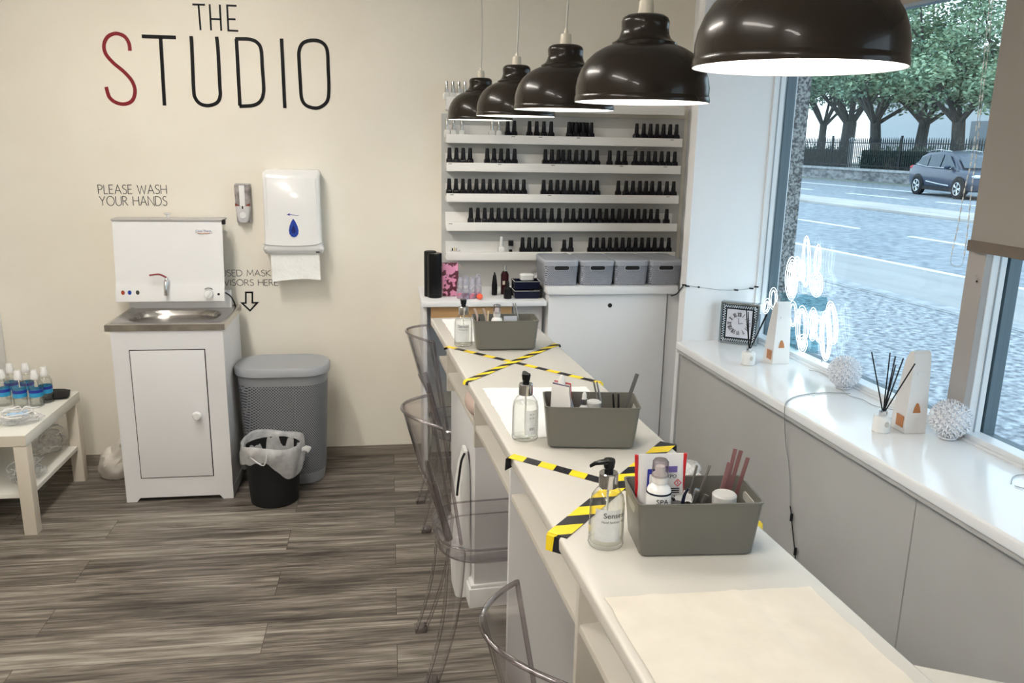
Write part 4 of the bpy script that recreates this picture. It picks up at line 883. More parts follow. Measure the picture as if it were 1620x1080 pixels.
obj('filler_panel', box(1.356 - 1.05, 1.545 - 1.05, 3.874 - 4.05, 3.892 - 4.05, 0, 0.958, 0.001), M_white, cu)
dr2 = obj('door', box(X0, 1.345 - 1.05, 3.853 - 4.05, 3.870 - 4.05, 0.02, 0.957, 0.002), M_bwhite, cu)
b = lathe([(0.0105, 0), (0.0105, 0.002)], 24); bmesh.ops.rotate(b, verts=b.verts, matrix=Matrix.Rotation(PI / 2, 3, 'X')); bmesh.ops.translate(b, verts=b.verts, vec=(1.057 - 1.05, 3.8525 - 4.05, 0.902)); obj('finger_hole', b, M_gap, dr2)
obj('cupboard_top', box(0.742 - 1.05, 1.392 - 1.05, 3.832 - 4.05, WY - 4.052, 0.960, 0.998, 0.003), M_bwhite, cu)
def basket():
    t = thing('storage_basket', '', 'basket', group='grey lidded baskets on the cupboard')
    b = BM(); add_loft(b, [rrect(0.076, 0.115, 0.02, 0.0), rrect(0.079, 0.12, 0.022, 0.004), rrect(0.0835, 0.127, 0.024, 0.100)]); obj('basket_body', b, M_bask, t)
    b = BM(); add_loft(b, [rrect(0.0835, 0.127, 0.024, 0.096), rrect(0.0848, 0.130, 0.025, 0.098), rrect(0.0848, 0.130, 0.025, 0.110), rrect(0.084, 0.128, 0.025, 0.111)]); obj('rim', b, M_bask2, t)
    b = BM(); add_loft(b, [rrect(0.0855, 0.132, 0.026, 0.110), rrect(0.0858, 0.1325, 0.026, 0.118), rrect(0.082, 0.128, 0.026, 0.124)]); obj('lid', b, M_bask2, t)
    b = BM(); add_prism(b, [(a, c) for a, c, _ in rrect(0.036, 0.0095, 0.0095, 0)], -0.001, 0.001); bmesh.ops.translate(b, verts=b.verts, vec=(0, -0.1285, 0.087)); hn = obj('hand_slot', b, M_gap, t)
    obj('slot_frame', tube([(a, -0.1285, 0.087 + c) for a, c, _ in rrect(0.038, 0.0115, 0.0115, 0)], 0.0022, 6, True), M_bask2, t)
    return t
bk0 = basket()
for k, (x, nm) in enumerate(zip((0.812, 0.990, 1.162, 1.333), ('leftmost of the four, overhanging the black box', 'second from left', 'third from left', 'rightmost, beside the pillar'))):
    lb = 'grey lidded basket on the cupboard, ' + nm
    if k == 0: bk0.location = (x, 3.985, 0.9985); bk0['label'] = lb
    else: dup(bk0, (x, 3.985, 0.9985), 0, lb)

# ============================================================ polish shelves
SH = [(213, 'topmost full'), (258, 'second'), (306, 'third'), (352, 'fourth'), (397, 'lowest')]
sx0, sx1 = 0.281, 1.492; M_shelf = mat('shelf_white', (0.80, 0.79, 0.77), 0.35)
def shelf(z, label, x1=sx1, lip=0.042, marks=()):
    t = thing('picture_ledge', label, 'shelf', ((sx0 + x1) / 2, 4.245, z)); h = (x1 - sx0) / 2
    obj('ledge', box(-h, h, -0.045, WY - 4.245 - 0.006, -lip + 0.002, -0.015, 0.001), M_shelf, t); obj('front_lip', box(-h, h, -0.057, -0.045, -lip, 0.0, 0.0015), M_shelf, t)
    obj('back_lip', box(-h, h, WY - 4.245 - 0.016, WY - 4.245 - 0.006, -0.015, 0.045, 0.001), M_shelf, t)
    for px in marks:
        x = wy(px, 220, 4.19).x - (sx0 + x1) / 2; obj('shelf_label', box(x - 0.009, x + 0.009, -0.0578, -0.0570, -0.008, -0.005), M_dkg, t, smooth=0)
ZS = [wy(885, y + 1.5, 4.19).z for y in (214, 258, 306, 351, 397)]
for (y, nm), z, mk in zip(SH, ZS, ((812, 855, 915, 1063), (712, 791, 876, 985, 1055), (715, 872, 1062), (713,), (900, 1052))): shelf(z, '%s white picture ledge of the polish display' % nm, marks=mk)
ztop = wy(720, 153, 4.19).z; shelf(ztop, 'uppermost white ledge of the polish display, mostly hidden by lamps', lip=0.062)
M_pol = mat('black_lacquer_bottle', (0.010, 0.009, 0.012), 0.12); M_polc = mat('black_satin_cap', (0.008, 0.008, 0.010), 0.35)
M_clr = mat('clear_polish_white', (0.72, 0.72, 0.70), 0.2); M_silver = mat('silver_cap', (0.55, 0.55, 0.54), 0.12, 0.9)
def polish(m1, m2, name='nail_polish_bottle', hcap=0.052, wcap=0.0112):
    b = BM(); add_loft(b, [rrect(0.0152, 0.0152, 0.005, 0.0), rrect(0.0162, 0.0162, 0.006, 0.003), rrect(0.0162, 0.0162, 0.006, 0.026), rrect(0.014, 0.014, 0.007, 0.033), rrect(0.009, 0.009, 0.006, 0.037)])
    o = obj(name, b, m1); cb = lathe([(wcap, 0.034), (wcap * 1.04, 0.036), (wcap * 0.82, 0.034 + hcap - 0.003), (wcap * 0.7, 0.034 + hcap), (0, 0.0345 + hcap)], 14, cap=False); obj('cap', cb, m2, o); return o
def crop(x): return 680 + x / 3.857
rows = [
 (0, 213, [('centre-left', [475, 515]), ('lamp-side', [608, 652, 696, 740]), ('middle dense', [850, 893, 937, 985]), ('right-hand', [1263, 1306, 1347, 1387, 1427, 1467, 1506])]),
 (1, 256, [('leftmost', [120, 162, 204, 246]), ('centre-left', [350, 392, 434, 476, 517]), ('middle', [705, 745, 785, 813, 852, 893, 933, 975, 1020]), ('single', [1098]), ('pair', [1150, 1190]), ('right-hand', [1255, 1295, 1335, 1375, 1415, 1455, 1495])]),
 (2, 304, [('left-hand', [118, 160, 202, 242, 284, 326, 366, 408, 450, 490, 532, 573]), ('middle', [695, 737, 778, 818, 860, 900, 940, 980, 1020]), ('right-hand', [1150, 1198, 1240, 1282, 1320, 1357, 1402, 1447, 1488])]),
 (3, 350, [('long', [250, 293, 335, 377, 419, 460, 500, 540, 582, 620, 657, 697, 744, 788, 836, 876, 917, 957, 997, 1037, 1077, 1115, 1156, 1196, 1234, 1272, 1310, 1349, 1387, 1445])]),
 (4, 395, [('centre-left', [566, 606, 646, 687, 727]), ('middle pair', [820, 860]), ('right-hand', [980, 1019, 1058, 1098, 1137, 1176, 1215, 1255, 1294, 1333, 1372, 1415, 1458])])]
rn = ['top full', 'second', 'third', 'fourth', 'lowest']
pb0 = polish(M_pol, M_polc); first = True; random.seed(3)
def put(px, py, k, label, grp, y=4.228, z=None):
    global first
    x = wy(px, py, y).x; loc = (x, y, (ZS[k] if z is None else z) - 0.0145)
    if first: o = pb0; o.location = loc; first = False
    else: o = dup(pb0, loc, random.uniform(-.15, .15))
    tag(o, label, 'nail polish', grp); return o
for k, y, cl_ in rows:
    for nm, xs in cl_:
        for i, c in enumerate(xs):
            n = len(xs)
            w_ = {'single': 'single black polish bottle right of the middle group on the %s ledge' % rn[k]}.get(nm) or ('black polish bottle, %s from left in %s group of the %s ledge' % (ORD[i], nm, rn[k]))
            o = put(crop(c), y - 10, k, w_, 'black nail polish bottles on the %s ledge' % rn[k])
            if k == 4 and nm == 'middle pair' and i == 0: o.scale = (1, 1, 0.86)
            if k == 0 and nm == 'middle dense':
                if i < 3: put(crop(c + 22), y - 10, k, 'black polish bottle in the back row of the dense group, %s from left' % ORD[i], 'black nail polish bottles on the top full ledge', 4.262)
cp0 = polish(M_clr, M_silver, 'clear_polish_bottle', 0.055, 0.0085); cf = True
for px, nm in ((707, 'leftmost'), (717.6, 'second from left'), (730.5, 'third from left'), (778.5, 'fourth from left'), (789, 'fifth from left')):
    x = wy(px, 205, 4.228).x; loc = (x, 4.228, ZS[0] - 0.0145); o = cp0 if cf else dup(cp0, loc); o.location = loc; cf = False
    tag(o, 'clear polish bottle with silver cap, %s on the top full ledge' % nm, 'nail polish', 'clear silver-capped bottles')
for i, px in enumerate((706.5, 716.5, 726, 735.5, 745)):
    x = wy(px, 145, 4.228).x; o = dup(cp0, (x, 4.228, ztop - 0.0145)); tag(o, 'silver-capped clear bottle, %s from left on the uppermost ledge' % ORD[i], 'nail polish', 'silver-capped bottles on the uppermost ledge')
wb_ = polish(M_gwhite, M_gwhite, 'white_polish_bottle', 0.055, 0.009); wb_.location = (wy(793, 385, 4.228).x, 4.228, ZS[4] - 0.0145); tag(wb_, 'white nail polish bottle standing alone on the lowest ledge', 'nail polish')
sb_ = thing('small_clear_pot', 'small clear pot with square black lid on the lowest ledge', 'pot', (wy(808, 385, 4.228).x, 4.228, ZS[4] - 0.0145))
obj('pot', lathe([(0.011, 0), (0.012, 0.002), (0.012, 0.038)], 20), M_botl, sb_); obj('lid', box(-0.0125, 0.0125, -0.0125, 0.0125, 0.042, 0.070, 0.001), M_black, sb_); obj('dark_contents', lathe([(0.008, 0.002), (0.009, 0.022), (0, 0.024)], 14), M_black, sb_)
sd = thing('small_dish', 'small white dish of nail tips at the left of the lowest ledge', 'dish', (wy(720, 388, 4.228).x, 4.228, ZS[4] - 0.0145))
obj('dish', lathe([(0.02, 0), (0.026, 0.018), (0.024, 0.018), (0.018, 0.003)], 24), M_gwhite, sd); 
for k, (x, m) in enumerate(((-0.014, M_black), (-0.004, mat('pale_gold', (0.6, 0.5, 0.25), 0.4)), (0.006, M_tan), (0.014, M_gwhite))): obj('nail_tip', box(x - 0.003, x + 0.003, -0.003, 0.003, 0.004, 0.030 + 0.004 * (k % 2), 0.001), m, sd)

# ============================================================ things on the desk
DZ = 0.9266
def at_desk(px, y): return Vector((wy(px, 470, y).x, y, DZ))
p = at_desk(686, 3.98); t = thing('black_speaker', 'tall black two-lobed cylinder standing at the left end of desk', 'speaker', p)
obj('cylinder', lathe([(0.034, 0), (0.035, 0.002), (0.035, 0.212), (0.032, 0.216), (0, 0.2165)], 32, cx=0.006), M_black, t); obj('rear_cylinder', lathe([(0.030, 0), (0.030, 0.218), (0.027, 0.221), (0, 0.2215)], 28, cx=-0.014, cy=0.03), M_mblack, t)
obj('button', box(0.040, 0.0425, -0.008, 0.002, 0.15, 0.168, 0.001), M_silver, t)
p = at_desk(712, 4.02); t = thing('pink_gift_bag', 'pink and brown rose-patterned bag behind the clear brush cups', 'bag', p)
pm = two_tone('rose_print', (0.10, 0.015, 0.03), (0.70, 0.28, 0.45), (1, 1, 1), 42, 0.4, 1, 0, 0.47, 0.53)
b = BM(); add_loft(b, [rrect(0.038, 0.022, 0.004, 0.0), rrect(0.040, 0.022, 0.004, 0.10), rrect(0.038, 0.006, 0.003, 0.163)]); crumple(b, 0.001, 30, 1); obj('bag_body', b, pm, t)
obj('flap_edge', tube([(0.034, -0.004, 0.160), (0.075, -0.012, 0.130)], 0.002, 5), M_tan, t)
M_cup = veil('lilac_clear_plastic', (0.50, 0.49, 0.60), 0.40)
for k, (px, y, h) in enumerate(((728, 3.94, 0.105), (737, 3.93, 0.112), (747, 3.93, 0.110), (756, 3.95, 0.115))):
    p = at_desk(px, y); t = thing('clear_sleeve', 'clear plastic cone-shaped sleeve, %s from left beside the rose-patterned bag' % ORD[k], 'plastic sleeve', p, 0.3 * k, 'clear plastic sleeves on the desk')
    b = lathe([(0.016, 0.0), (0.019, 0.02), (0.017, h * 0.6), (0.010, h)], 14); crumple(b, 0.0015, 50, k); 
    for v in b.verts: v.co.z = max(0, v.co.z)
    obj('sleeve', b, M_cup, t); obj('base_plug', lathe([(0.013, 0.001), (0.015, 0.004), (0.013, 0.026), (0, 0.028)], 14), M_pink if k != 1 else mat('plum', (0.14, 0.02, 0.08), 0.4), t)
p = at_desk(759, 3.905); o = obj('coral_ball', ellipsoid(0, 0, 0.0145, 0.015, 0.012, 0.0145, 3), M_coral, None, p); tag(o, 'small coral red pot at the desk edge by the clear sleeves', 'pot')
p = at_desk(782, 4.02); t = thing('black_tube', 'slim tapering black bottle left of the dark pump bottle on desk', 'bottle', p)
obj('tube_body', lathe([(0.013, 0), (0.014, 0.003), (0.014, 0.05), (0.008, 0.098), (0.004, 0.105), (0, 0.106)], 20), M_black, t); obj('nozzle', lathe([(0.005, 0.103), (0.003, 0.114), (0, 0.115)], 10), M_mblack, t)
for nm, px, y, h, lab in (('pump_bottle', 798, 4.05, 0.115, 'dark pump bottle with silver top standing on the desk'), ('perfume_bottle', 803, 3.93, 0.055, 'short black bottle in front of the dark pump bottle on desk')):
    p = at_desk(px, y); t = thing(nm, lab, 'bottle', p)
    obj('bottle_body', lathe([(0.019, 0), (0.020, 0.003), (0.020, h * 0.85), (0.012, h)], 24), mat('dark_wine_glass', (0.03, 0.006, 0.01), 0.08) if h > 0.1 else M_black, t)
    obj('cap', lathe([(0.008, h), (0.008, h + 0.018), (0.006, h + 0.028), (0, h + 0.029)], 16), M_silver if h > 0.1 else M_mblack, t)
    if h > 0.1: obj('label_sticker', box(-0.013, -0.001, -0.0206, -0.019, 0.05, 0.068), M_cream, t)
p = at_desk(831, 3.97); t = thing('black_organiser', 'two-tier black tray organiser with pale rims on the desk', 'organiser', p)
for k, z in enumerate((0.0, 0.046)):
    b = BM(); add_loft(b, [rrect(0.058, 0.05, 0.004, z), rrect(0.064, 0.055, 0.005, z + 0.036), rrect(0.060, 0.051, 0.004, z + 0.036), rrect(0.056, 0.048, 0.004, z + 0.004)]); obj('tray', b, M_navy, t)
    obj('pale_rim', tube([(a, c, z + 0.0375) for a, c, _ in rrect(0.062, 0.053, 0.005, 0)], 0.0016, 5, True), mat('pale_rim', (0.55, 0.55, 0.52), 0.4), t)
for s in (-1, 1): obj('side_post', box(s * 0.060 - 0.004, s * 0.060 + 0.004, 0.03, 0.045, 0, 0.085), M_black, t)
b = BM(); add_loft(b, [rrect(0.032, 0.024, 0.012, 0.0), rrect(0.034, 0.026, 0.014, 0.024), rrect(0.026, 0.020, 0.012, 0.030)]); o = obj('white_soap_dish', b, M_gwhite, None, p + Vector((0.005, 0, 0.0855)), 0.1); tag(o, 'white rounded dish lying in the upper tray of black organiser', 'dish')
p = at_desk(858, 3.99); o = obj('black_pouch', crumple(add_loft(BM(), [rrect(0.024, 0.05, 0.01, 0.0), rrect(0.026, 0.05, 0.012, 0.045), rrect(0.014, 0.035, 0.01, 0.062)]), 0.002, 30, 6), M_mblack, None, (0.712, 3.975, DZ + 0.002)); tag(o, 'soft black pouch between the organiser and the cupboard side', 'pouch')

# ============================================================ sign and lettering on the back wall
NW = (0, -1, 0); YS = WY - 0.0005
def wp_(pts): return [wy(x, y, YS) for x, y in pts]
sg = thing('wall_sign', 'THE STUDIO in tall thin vinyl letters on the cream wall, first S red', 'sign', (-0.8, WY - 0.0005, 1.95))
def letter(name, strokes, wd, m, sm=False, closed=False):
    b = BM()
    for s in strokes:
        q = wp_(s); q = smooth_pts(q, 6, closed) if sm else q
        add_ribbon(b, [v - sg.location for v in q], wd, NW, 0.0012, closed)
    obj(name, b, m, sg, smooth=0)
def c3(pts): return [(130 + x / 3, y / 3) for x, y in pts]
W1 = 0.0165
letter('letter_s', [c3([(227, 241), (222, 205), (200, 172), (160, 159), (122, 174), (104, 212), (112, 255), (148, 298), (198, 340), (236, 384), (251, 430), (240, 474), (207, 493), (165, 488), (130, 462), (114, 412)])], W1, M_red, True)
letter('letter_t', [c3([(283, 172), (445, 178)]), c3([(372, 176), (391, 501)])], W1, M_blk)
letter('letter_u', [c3([(517, 171), (521, 230), (529, 420), (537, 465), (562, 493), (601, 501), (640, 487), (655, 455), (653, 400), (645, 240), (638, 174)])], W1, M_blk, True)
letter('letter_d', [c3([(732, 184), (749, 502)])], W1, M_blk); letter('letter_d_bowl', [c3([(727, 185), (790, 186), (828, 200), (849, 235), (855, 320), (861, 400), (860, 445), (846, 480), (812, 500), (746, 504)])], W1, M_blk, True)
letter('letter_i', [c3([(946, 183), (962, 513)])], W1, M_blk)
letter('letter_o', [c3([(1030, 300), (1030, 240), (1050, 203), (1098, 191), (1140, 203), (1163, 240), (1168, 330), (1171, 420), (1165, 475), (1140, 503), (1108, 513), (1065, 501), (1042, 468), (1036, 400)])], W1, M_blk, True, True)
letter('letter_t', [c3([(523, 21), (583, 23)]), c3([(552, 22), (562, 143)])], 0.0085, M_blk)
letter('letter_h', [c3([(605, 20), (612, 144)]), c3([(653, 22), (660, 146)]), c3([(608, 90), (657, 92)])], 0.0085, M_blk)
letter('letter_e', [c3([(733, 28), (688, 26), (694, 145), (741, 147)]), c3([(691, 91), (728, 92)])], 0.0085, M_blk)
def wall_line(b, s, x0, x1, yb, yt, org, wd=0.0034):
    a, c, u = wy(x0, yb, YS), wy(x1, yb + (x1 - x0) * 0.0, YS), wy(x0, yt, YS); ex = (c - a); W = ex.length; lettering(b, s, a - org, ex.normalized(), Vector((0, 0, (u - a).z)), NW, W, wd)
o_ = Vector((-1.2, YS, 1.45)); b = BM(); wall_line(b, 'PLEASE WASH', 156, 264, 306.5, 292.5, o_); wall_line(b, 'YOUR HANDS', 158.5, 264.5, 325, 310.5, o_)
o = obj('wall_lettering', b, M_dkg, None, o_, smooth=0); tag(o, 'PLEASE WASH YOUR HANDS in thin grey letters above the hand wash unit', 'sign')
o_ = Vector((-0.7, YS, 1.1)); b = BM(); wall_line(b, 'USED MASKS', 350, 436, 436.5, 427, o_, 0.0028); wall_line(b, 'VISORS HERE', 355, 440, 451.5, 442, o_, 0.0028)
o = obj('wall_lettering', b, M_dkg, None, o_, smooth=0); tag(o, 'USED MASKS VISORS HERE in grey letters, partly hidden by the hand wash unit', 'sign')
def c4(pts): return [(140 + x / 3.857, 250 + y / 3.857) for x, y in pts]
b = BM(); add_ribbon(b, [v - o_ for v in wp_(c4([(960, 819), (1000, 819), (1000, 882), (1031, 882), (986, 930), (936, 884), (960, 884)]))], 0.008, NW, 0.0012, True)
o = obj('wall_arrow', b, M_blk, None, o_, smooth=0); tag(o, 'black outlined arrow on the wall pointing down at the waste bins', 'sign')

# ============================================================ hand wash unit (thing frame at its middle)
hx, hy = -1.0, 4.0; hw = thing('hand_wash_unit', 'white portable hand wash unit with steel basin against the sign wall', 'sink', (hx, hy, 0), 0)
def hb_(x0, x1, y0, y1, z0, z1, bev=0.0): return box(x0 - hx, x1 - hx, y0 - hy, y1 - hy, z0, z1, bev)
YF = 3.785; YB = 4.225
b = hb_(-1.236, -0.760, YF + 0.016, YB, 0.05, 0.818, 0.002); obj('cabinet_body', b, M_cab, hw)
fp = BM()                       # face frame with a raised toe kick cut
XA, XB = -1.238 - hx, -0.757 - hx; yy0, yy1 = YF - hy, YF + 0.016 - hy
add_prism(fp, [(XA, 0.0), (XA + 0.046, 0.0), (XA + 0.062, 0.020), (XB - 0.062, 0.020), (XB - 0.046, 0.0), (XB, 0.0), (XB, 0.820), (XA, 0.820)], yy0, yy1); obj('face_frame', fp, M_cab, hw, smooth=0)
for s in (-1, 1): obj('side_foot', hb_(-1.238 if s < 0 else -0.773, -1.222 if s < 0 else -0.757, YF + 0.016, YB, 0, 0.05), M_cab, hw)
dgap = obj('door_gap', hb_(-1.166, -0.839, YF - 0.0006, YF, 0.117, 0.734), M_gap, hw, smooth=0)
dd = obj('door', hb_(-1.162, -0.843, YF - 0.004, YF - 0.0004, 0.121, 0.730, 0.001), M_cab, hw)
b = BM(); add_lathe(b, [(0.006, 0), (0.008, 0.010), (0.018, 0.014), (0.0215, 0.024), (0.015, 0.033), (0, 0.035)], 24); bmesh.ops.rotate(b, verts=b.verts, matrix=Matrix.Rotation(PI / 2, 3, 'X')); bmesh.ops.translate(b, verts=b.verts, vec=(-0.889 - hx, YF - 0.004 - hy, 0.424)); obj('knob', b, M_gwhite, dd)
# steel sink top with oval bowl
b = BM(); ex_, ey_ = 0.256, 0.222; cxs, cys = -1.003 - hx, 4.002 - hy; zt = 0.851
def oval(rx, ry, z, n=48): return [(cxs + rx * math.copysign(abs(math.cos(2 * PI * k / n)) ** 0.7, math.cos(2 * PI * k / n)), cys - 0.02 + ry * math.copysign(abs(math.sin(2 * PI * k / n)) ** 0.7, math.sin(2 * PI * k / n)), z) for k in range(n)]
def sq(rx, ry, z, n=48):
    out = []
    for k in range(n):
        a = 2 * PI * k / n; c_, s_ = math.cos(a), math.sin(a); m_ = max(abs(c_), abs(s_)); out.append((cxs + rx * c_ / m_, cys + ry * s_ / m_, z))
    return out
add_loft(b, [sq(ex_, ey_, zt - 0.030), sq(ex_, ey_, zt - 0.002), sq(ex_ - 0.003, ey_ - 0.003, zt), sq(ex_ - 0.016, ey_ - 0.016, zt), sq(ex_ - 0.022, ey_ - 0.022, zt - 0.004), oval(0.200, 0.150, zt - 0.005), oval(0.190, 0.140, zt - 0.020), oval(0.175, 0.125, zt - 0.10), oval(0.120, 0.08, zt - 0.115)]); obj('sink_top', b, M_steel, hw, smooth=40)
obj('splash_plate', hb_(-1.262, -0.785, 4.17, 4.20, 0.835, 0.93, 0.001), M_cab, hw)
# tank with a lip that swells out at the foot
b = BM(); zs = [(0.893, 4.085), (0.897, 4.078), (0.94, 4.078), (0.972, 4.092), (1.00, 4.098), (1.27, 4.105), (1.278, 4.108)]
add_loft(b, [[(-1.293 - hx - (z - 0.9) * -0.02, y - hy, z), (-0.797 - hx + (z - 0.9) * 0.015, y - hy, z), (-0.825 - hx + (z - 0.9) * 0.015, 4.25 - hy, z), (-1.270 - hx + (z - 0.9) * 0.02, 4.25 - hy, z)] for z, y in zs]); tk_ = obj('water_tank', b, mat('tank_white', (0.78, 0.78, 0.79), 0.22, coat=0.3), hw, smooth=40)
obj('tank_lid', hb_(-1.290, -0.786, 4.10, 4.20, 1.278, 1.287, 0.003), mat('lid_grey', (0.45, 0.44, 0.43), 0.3), hw)
b = BM(); add_lathe(b, [(0.006, 1.287), (0.006, 1.300), (0.016, 1.303), (0.016, 1.308), (0, 1.309)], 20, cx=-1.052 - hx, cy=4.17 - hy); obj('filler_knob', b, M_gwhite, hw)
obj('lid_latch', hb_(-0.793, -0.778, 4.10, 4.125, 1.262, 1.286, 0.002), M_mblack, hw)
tp = BM(); TX = -1.055 - hx; TY = 4.095 - hy; TZ = 0.985
add_tube(tp, [(TX, TY + 0.01, TZ + 0.005), (TX, TY - 0.025, TZ + 0.005)], 0.009, 12); add_tube(tp, smooth_pts([(TX, TY - 0.022, TZ + 0.012), (TX, TY - 0.042, TZ + 0.008), (TX, TY - 0.05, TZ - 0.02), (TX, TY - 0.05, TZ - 0.045)], 4), 0.0085, 12); add_lathe(tp, [(0.0105, TZ - 0.035), (0.0105, TZ - 0.052)], 14, cx=TX, cy=TY - 0.05); add_lathe(tp, [(0.010, TZ - 0.012), (0.010, TZ + 0.02), (0.006, TZ + 0.028)], 14, cx=TX, cy=TY - 0.022)
tap = obj('tap', tp, M_chrome, hw); obj('tap_lever', tube(smooth_pts([(TX, TY - 0.022, TZ + 0.028), (TX - 0.03, TY - 0.03, TZ + 0.045), (TX - 0.072, TY - 0.04, TZ + 0.042)], 4), 0.0045, 8), mat('red_lever', (0.25, 0.04, 0.05), 0.3), tap)
b = BM(); add_lathe(b, [(0.020, 0), (0.022, 0.004), (0.021, 0.016), (0.017, 0.020), (0, 0.021)], 28); add_box(b, -0.004, 0.004, -0.02, 0.02, 0.018, 0.026, 0.002); bmesh.ops.rotate(b, verts=b.verts, matrix=Matrix.Rotation(PI / 2, 3, 'X')); bmesh.ops.rotate(b, verts=b.verts, matrix=Matrix.Rotation(0.6, 3, 'Y')); bmesh.ops.translate(b, verts=b.verts, vec=(-0.868 - hx, 4.078 - hy, 0.931)); obj('thermostat_knob', b, M_gwhite, hw)
obj('knob_scale', tube([(-0.868 - hx + 0.026 * math.cos(math.radians(a)), 4.080 - hy, 0.935 + 0.026 * math.sin(math.radians(a))) for a in range(45, 136, 15)], 0.0016, 5), M_mblack, hw)
b = lathe([(0.006, 0), (0.006, 0.002)], 18); bmesh.ops.rotate(b, verts=b.verts, matrix=Matrix.Rotation(PI / 2, 3, 'X')); bmesh.ops.translate(b, verts=b.verts, vec=(-0.823 - hx, 4.0775 - hy, 0.931)); obj('indicator', b, M_gap, hw)
for k, (x, m) in enumerate(((-1.258, mat('brick_red_ink', (0.35, 0.05, 0.02), 0.4)), (-1.228, M_blue), (-1.192, M_dkg))):
    b = BM(); add_box(b, -0.011, 0.011, -0.0003, 0, 0, 0.027); obj('instruction_card', b, M_paperw, hw, (x - hx, 4.0775 - hy, 0.928), smooth=0); b = BM(); add_prism(b, [(0.0088 * math.cos(a), 0.0135 + 0.0115 * math.sin(a)) for a in [2 * PI * i / 7 for i in range(7)]], -0.0008, -0.0004); obj('instruction_pictogram', b, m, hw, (x - hx, 4.0775 - hy, 0.928), smooth=0)
obj('maker_plate', add_prism(BM(), [(0.040 * math.cos(a), 0.012 * math.sin(a)) for a in [2 * PI * i / 28 for i in range(28)]], -0.0006, 0), M_paperw, hw, (-0.876 - hx, 4.1005 - hy, 1.229), smooth=0)
b = text_bm('Clean Therm', 0.0135, 0.0002); bmesh.ops.rotate(b, verts=b.verts, matrix=Matrix.Rotation(PI / 2, 3, 'X')); obj('plate_lettering', b, M_blue, hw, (-0.914 - hx, 4.0995 - hy, 1.227), smooth=0)
b = BM(); add_box(b, 0, 0.055, -0.0003, 0, 0, 0.0025); obj('plate_underline', b, mat('orange_ink', (0.6, 0.15, 0.03), 0.4), hw, (-0.904 - hx, 4.0995 - hy, 1.220), smooth=0)
pts = [wy(357, 463, 4.12), wy(366, 470, 4.18), wy(373, 486, 4.24), wy(374, 510, 4.27), wy(371, 545, 4.275), wy(366, 575, 4.275)] + [Vector((-0.79, 4.275, 0.35)), Vector((-0.79, 4.275, 0.12)), Vector((-0.80, 4.25, 0.010))]
obj('power_cord', tube([v - Vector((hx, hy, 0)) for v in smooth_pts(pts, 5)], 0.0036, 8), M_mblack, hw)

# ============================================================ dispensers on the wall
sp = wy(384, 325, WY - 0.04); t = thing('soap_dispenser', 'narrow grey and pinkish wall soap dispenser left of the towel dispenser', 'dispenser', (sp.x, WY, sp.z))
obj('back_plate', box(-0.036, 0.036, -0.02, -0.0004, -0.085, 0.105, 0.004), mat('smoke_plastic', (0.42, 0.40, 0.40), 0.25), t)
b = BM(); add_loft(b, [[(x, y - 0.02, z) for x, y, _ in rrect(w_, 0.026, 0.012, 0)] for z, w_ in ((-0.02, 0.034), (0.0, 0.035), (0.085, 0.037), (0.100, 0.036))]); obj('soap_tank', b, veil('smoky_tank', (0.36, 0.33, 0.33), 0.8), t)
obj('centre_strip', box(-0.013, 0.013, -0.0485, -0.044, -0.03, 0.098, 0.002), M_gwhite, t)
for s in (-1, 1): obj('amber_shoulder', add_prism(BM(), [(s * 0.013, 0.0), (s * 0.035, 0.012), (s * 0.035, -0.002), (s * 0.022, -0.006)], -0.047, -0.044), mat('amber', (0.22, 0.05, 0.035), 0.2), t, smooth=0)
b = BM(); add_loft(b, [[(x, y - 0.025, z) for x, y, _ in rrect(w_, 0.024, 0.012, 0)] for z, w_ in ((-0.082, 0.018), (-0.072, 0.026), (-0.02, 0.035), (-0.002, 0.035))]); obj('lower_body', b, mat('light_grey_plastic', (0.60, 0.59, 0.60), 0.3), t)
b = lathe([(0.017, 0), (0.016, 0.005), (0, 0.006)], 24); bmesh.ops.rotate(b, verts=b.verts, matrix=Matrix.Rotation(PI / 2, 3, 'X')); bmesh.ops.translate(b, verts=b.verts, vec=(0, -0.049, -0.046)); obj('push_button', b, M_gwhite, t)
obj('sight_slot', box(-0.003, 0.003, -0.0495, -0.048, -0.016, -0.002), M_blk, t)
# towel dispenser
a, c = wy(412, 268, WY - 0.09), wy(513, 402, WY - 0.11); hxw = 0.150; t = thing('paper_towel_dispenser', 'large white paper towel dispenser with blue drop window on the wall', 'dispenser', ((a.x + c.x) / 2 - 0.004, WY, c.z))
H = a.z - c.z; b = BM(); rings = []
for f, dx, dy in ((0.0, -0.010, 0.095), (0.06, -0.003, 0.115), (0.12, -0.004, 0.112), (0.5, -0.006, 0.108), (0.90, -0.006, 0.098), (0.965, -0.004, 0.085), (1.0, -0.012, 0.06)):
    hw_ = hxw + dx - 0.008 * (f > 0.1); rings.append([(x + 0.0, -dy / 2 + y - 0.0005, H * f) for x, y, _ in rrect(hw_, dy / 2 - 0.0005, 0.022, 0, n=5)])
add_loft(b, rings); bd_ = obj('cover', b, M_gwhite, t, smooth=50)
obj('cover_seam', tube(smooth_pts([(-0.146, -0.112, H * 0.125), (-0.10, -0.1145, H * 0.108), (0, -0.116, H * 0.10), (0.10, -0.1145, H * 0.112), (0.146, -0.108, H * 0.15)], 5), 0.0014, 5), mat('seam_grey', (0.35, 0.35, 0.36), 0.5), t)
for s in (-1, 1): obj('side_rib', tube([(s * 0.118, -0.1085, H * 0.16), (s * 0.118, -0.108, H * 0.5), (s * 0.118, -0.0995, H * 0.90)], 0.0022, 6), M_gwhite, t)
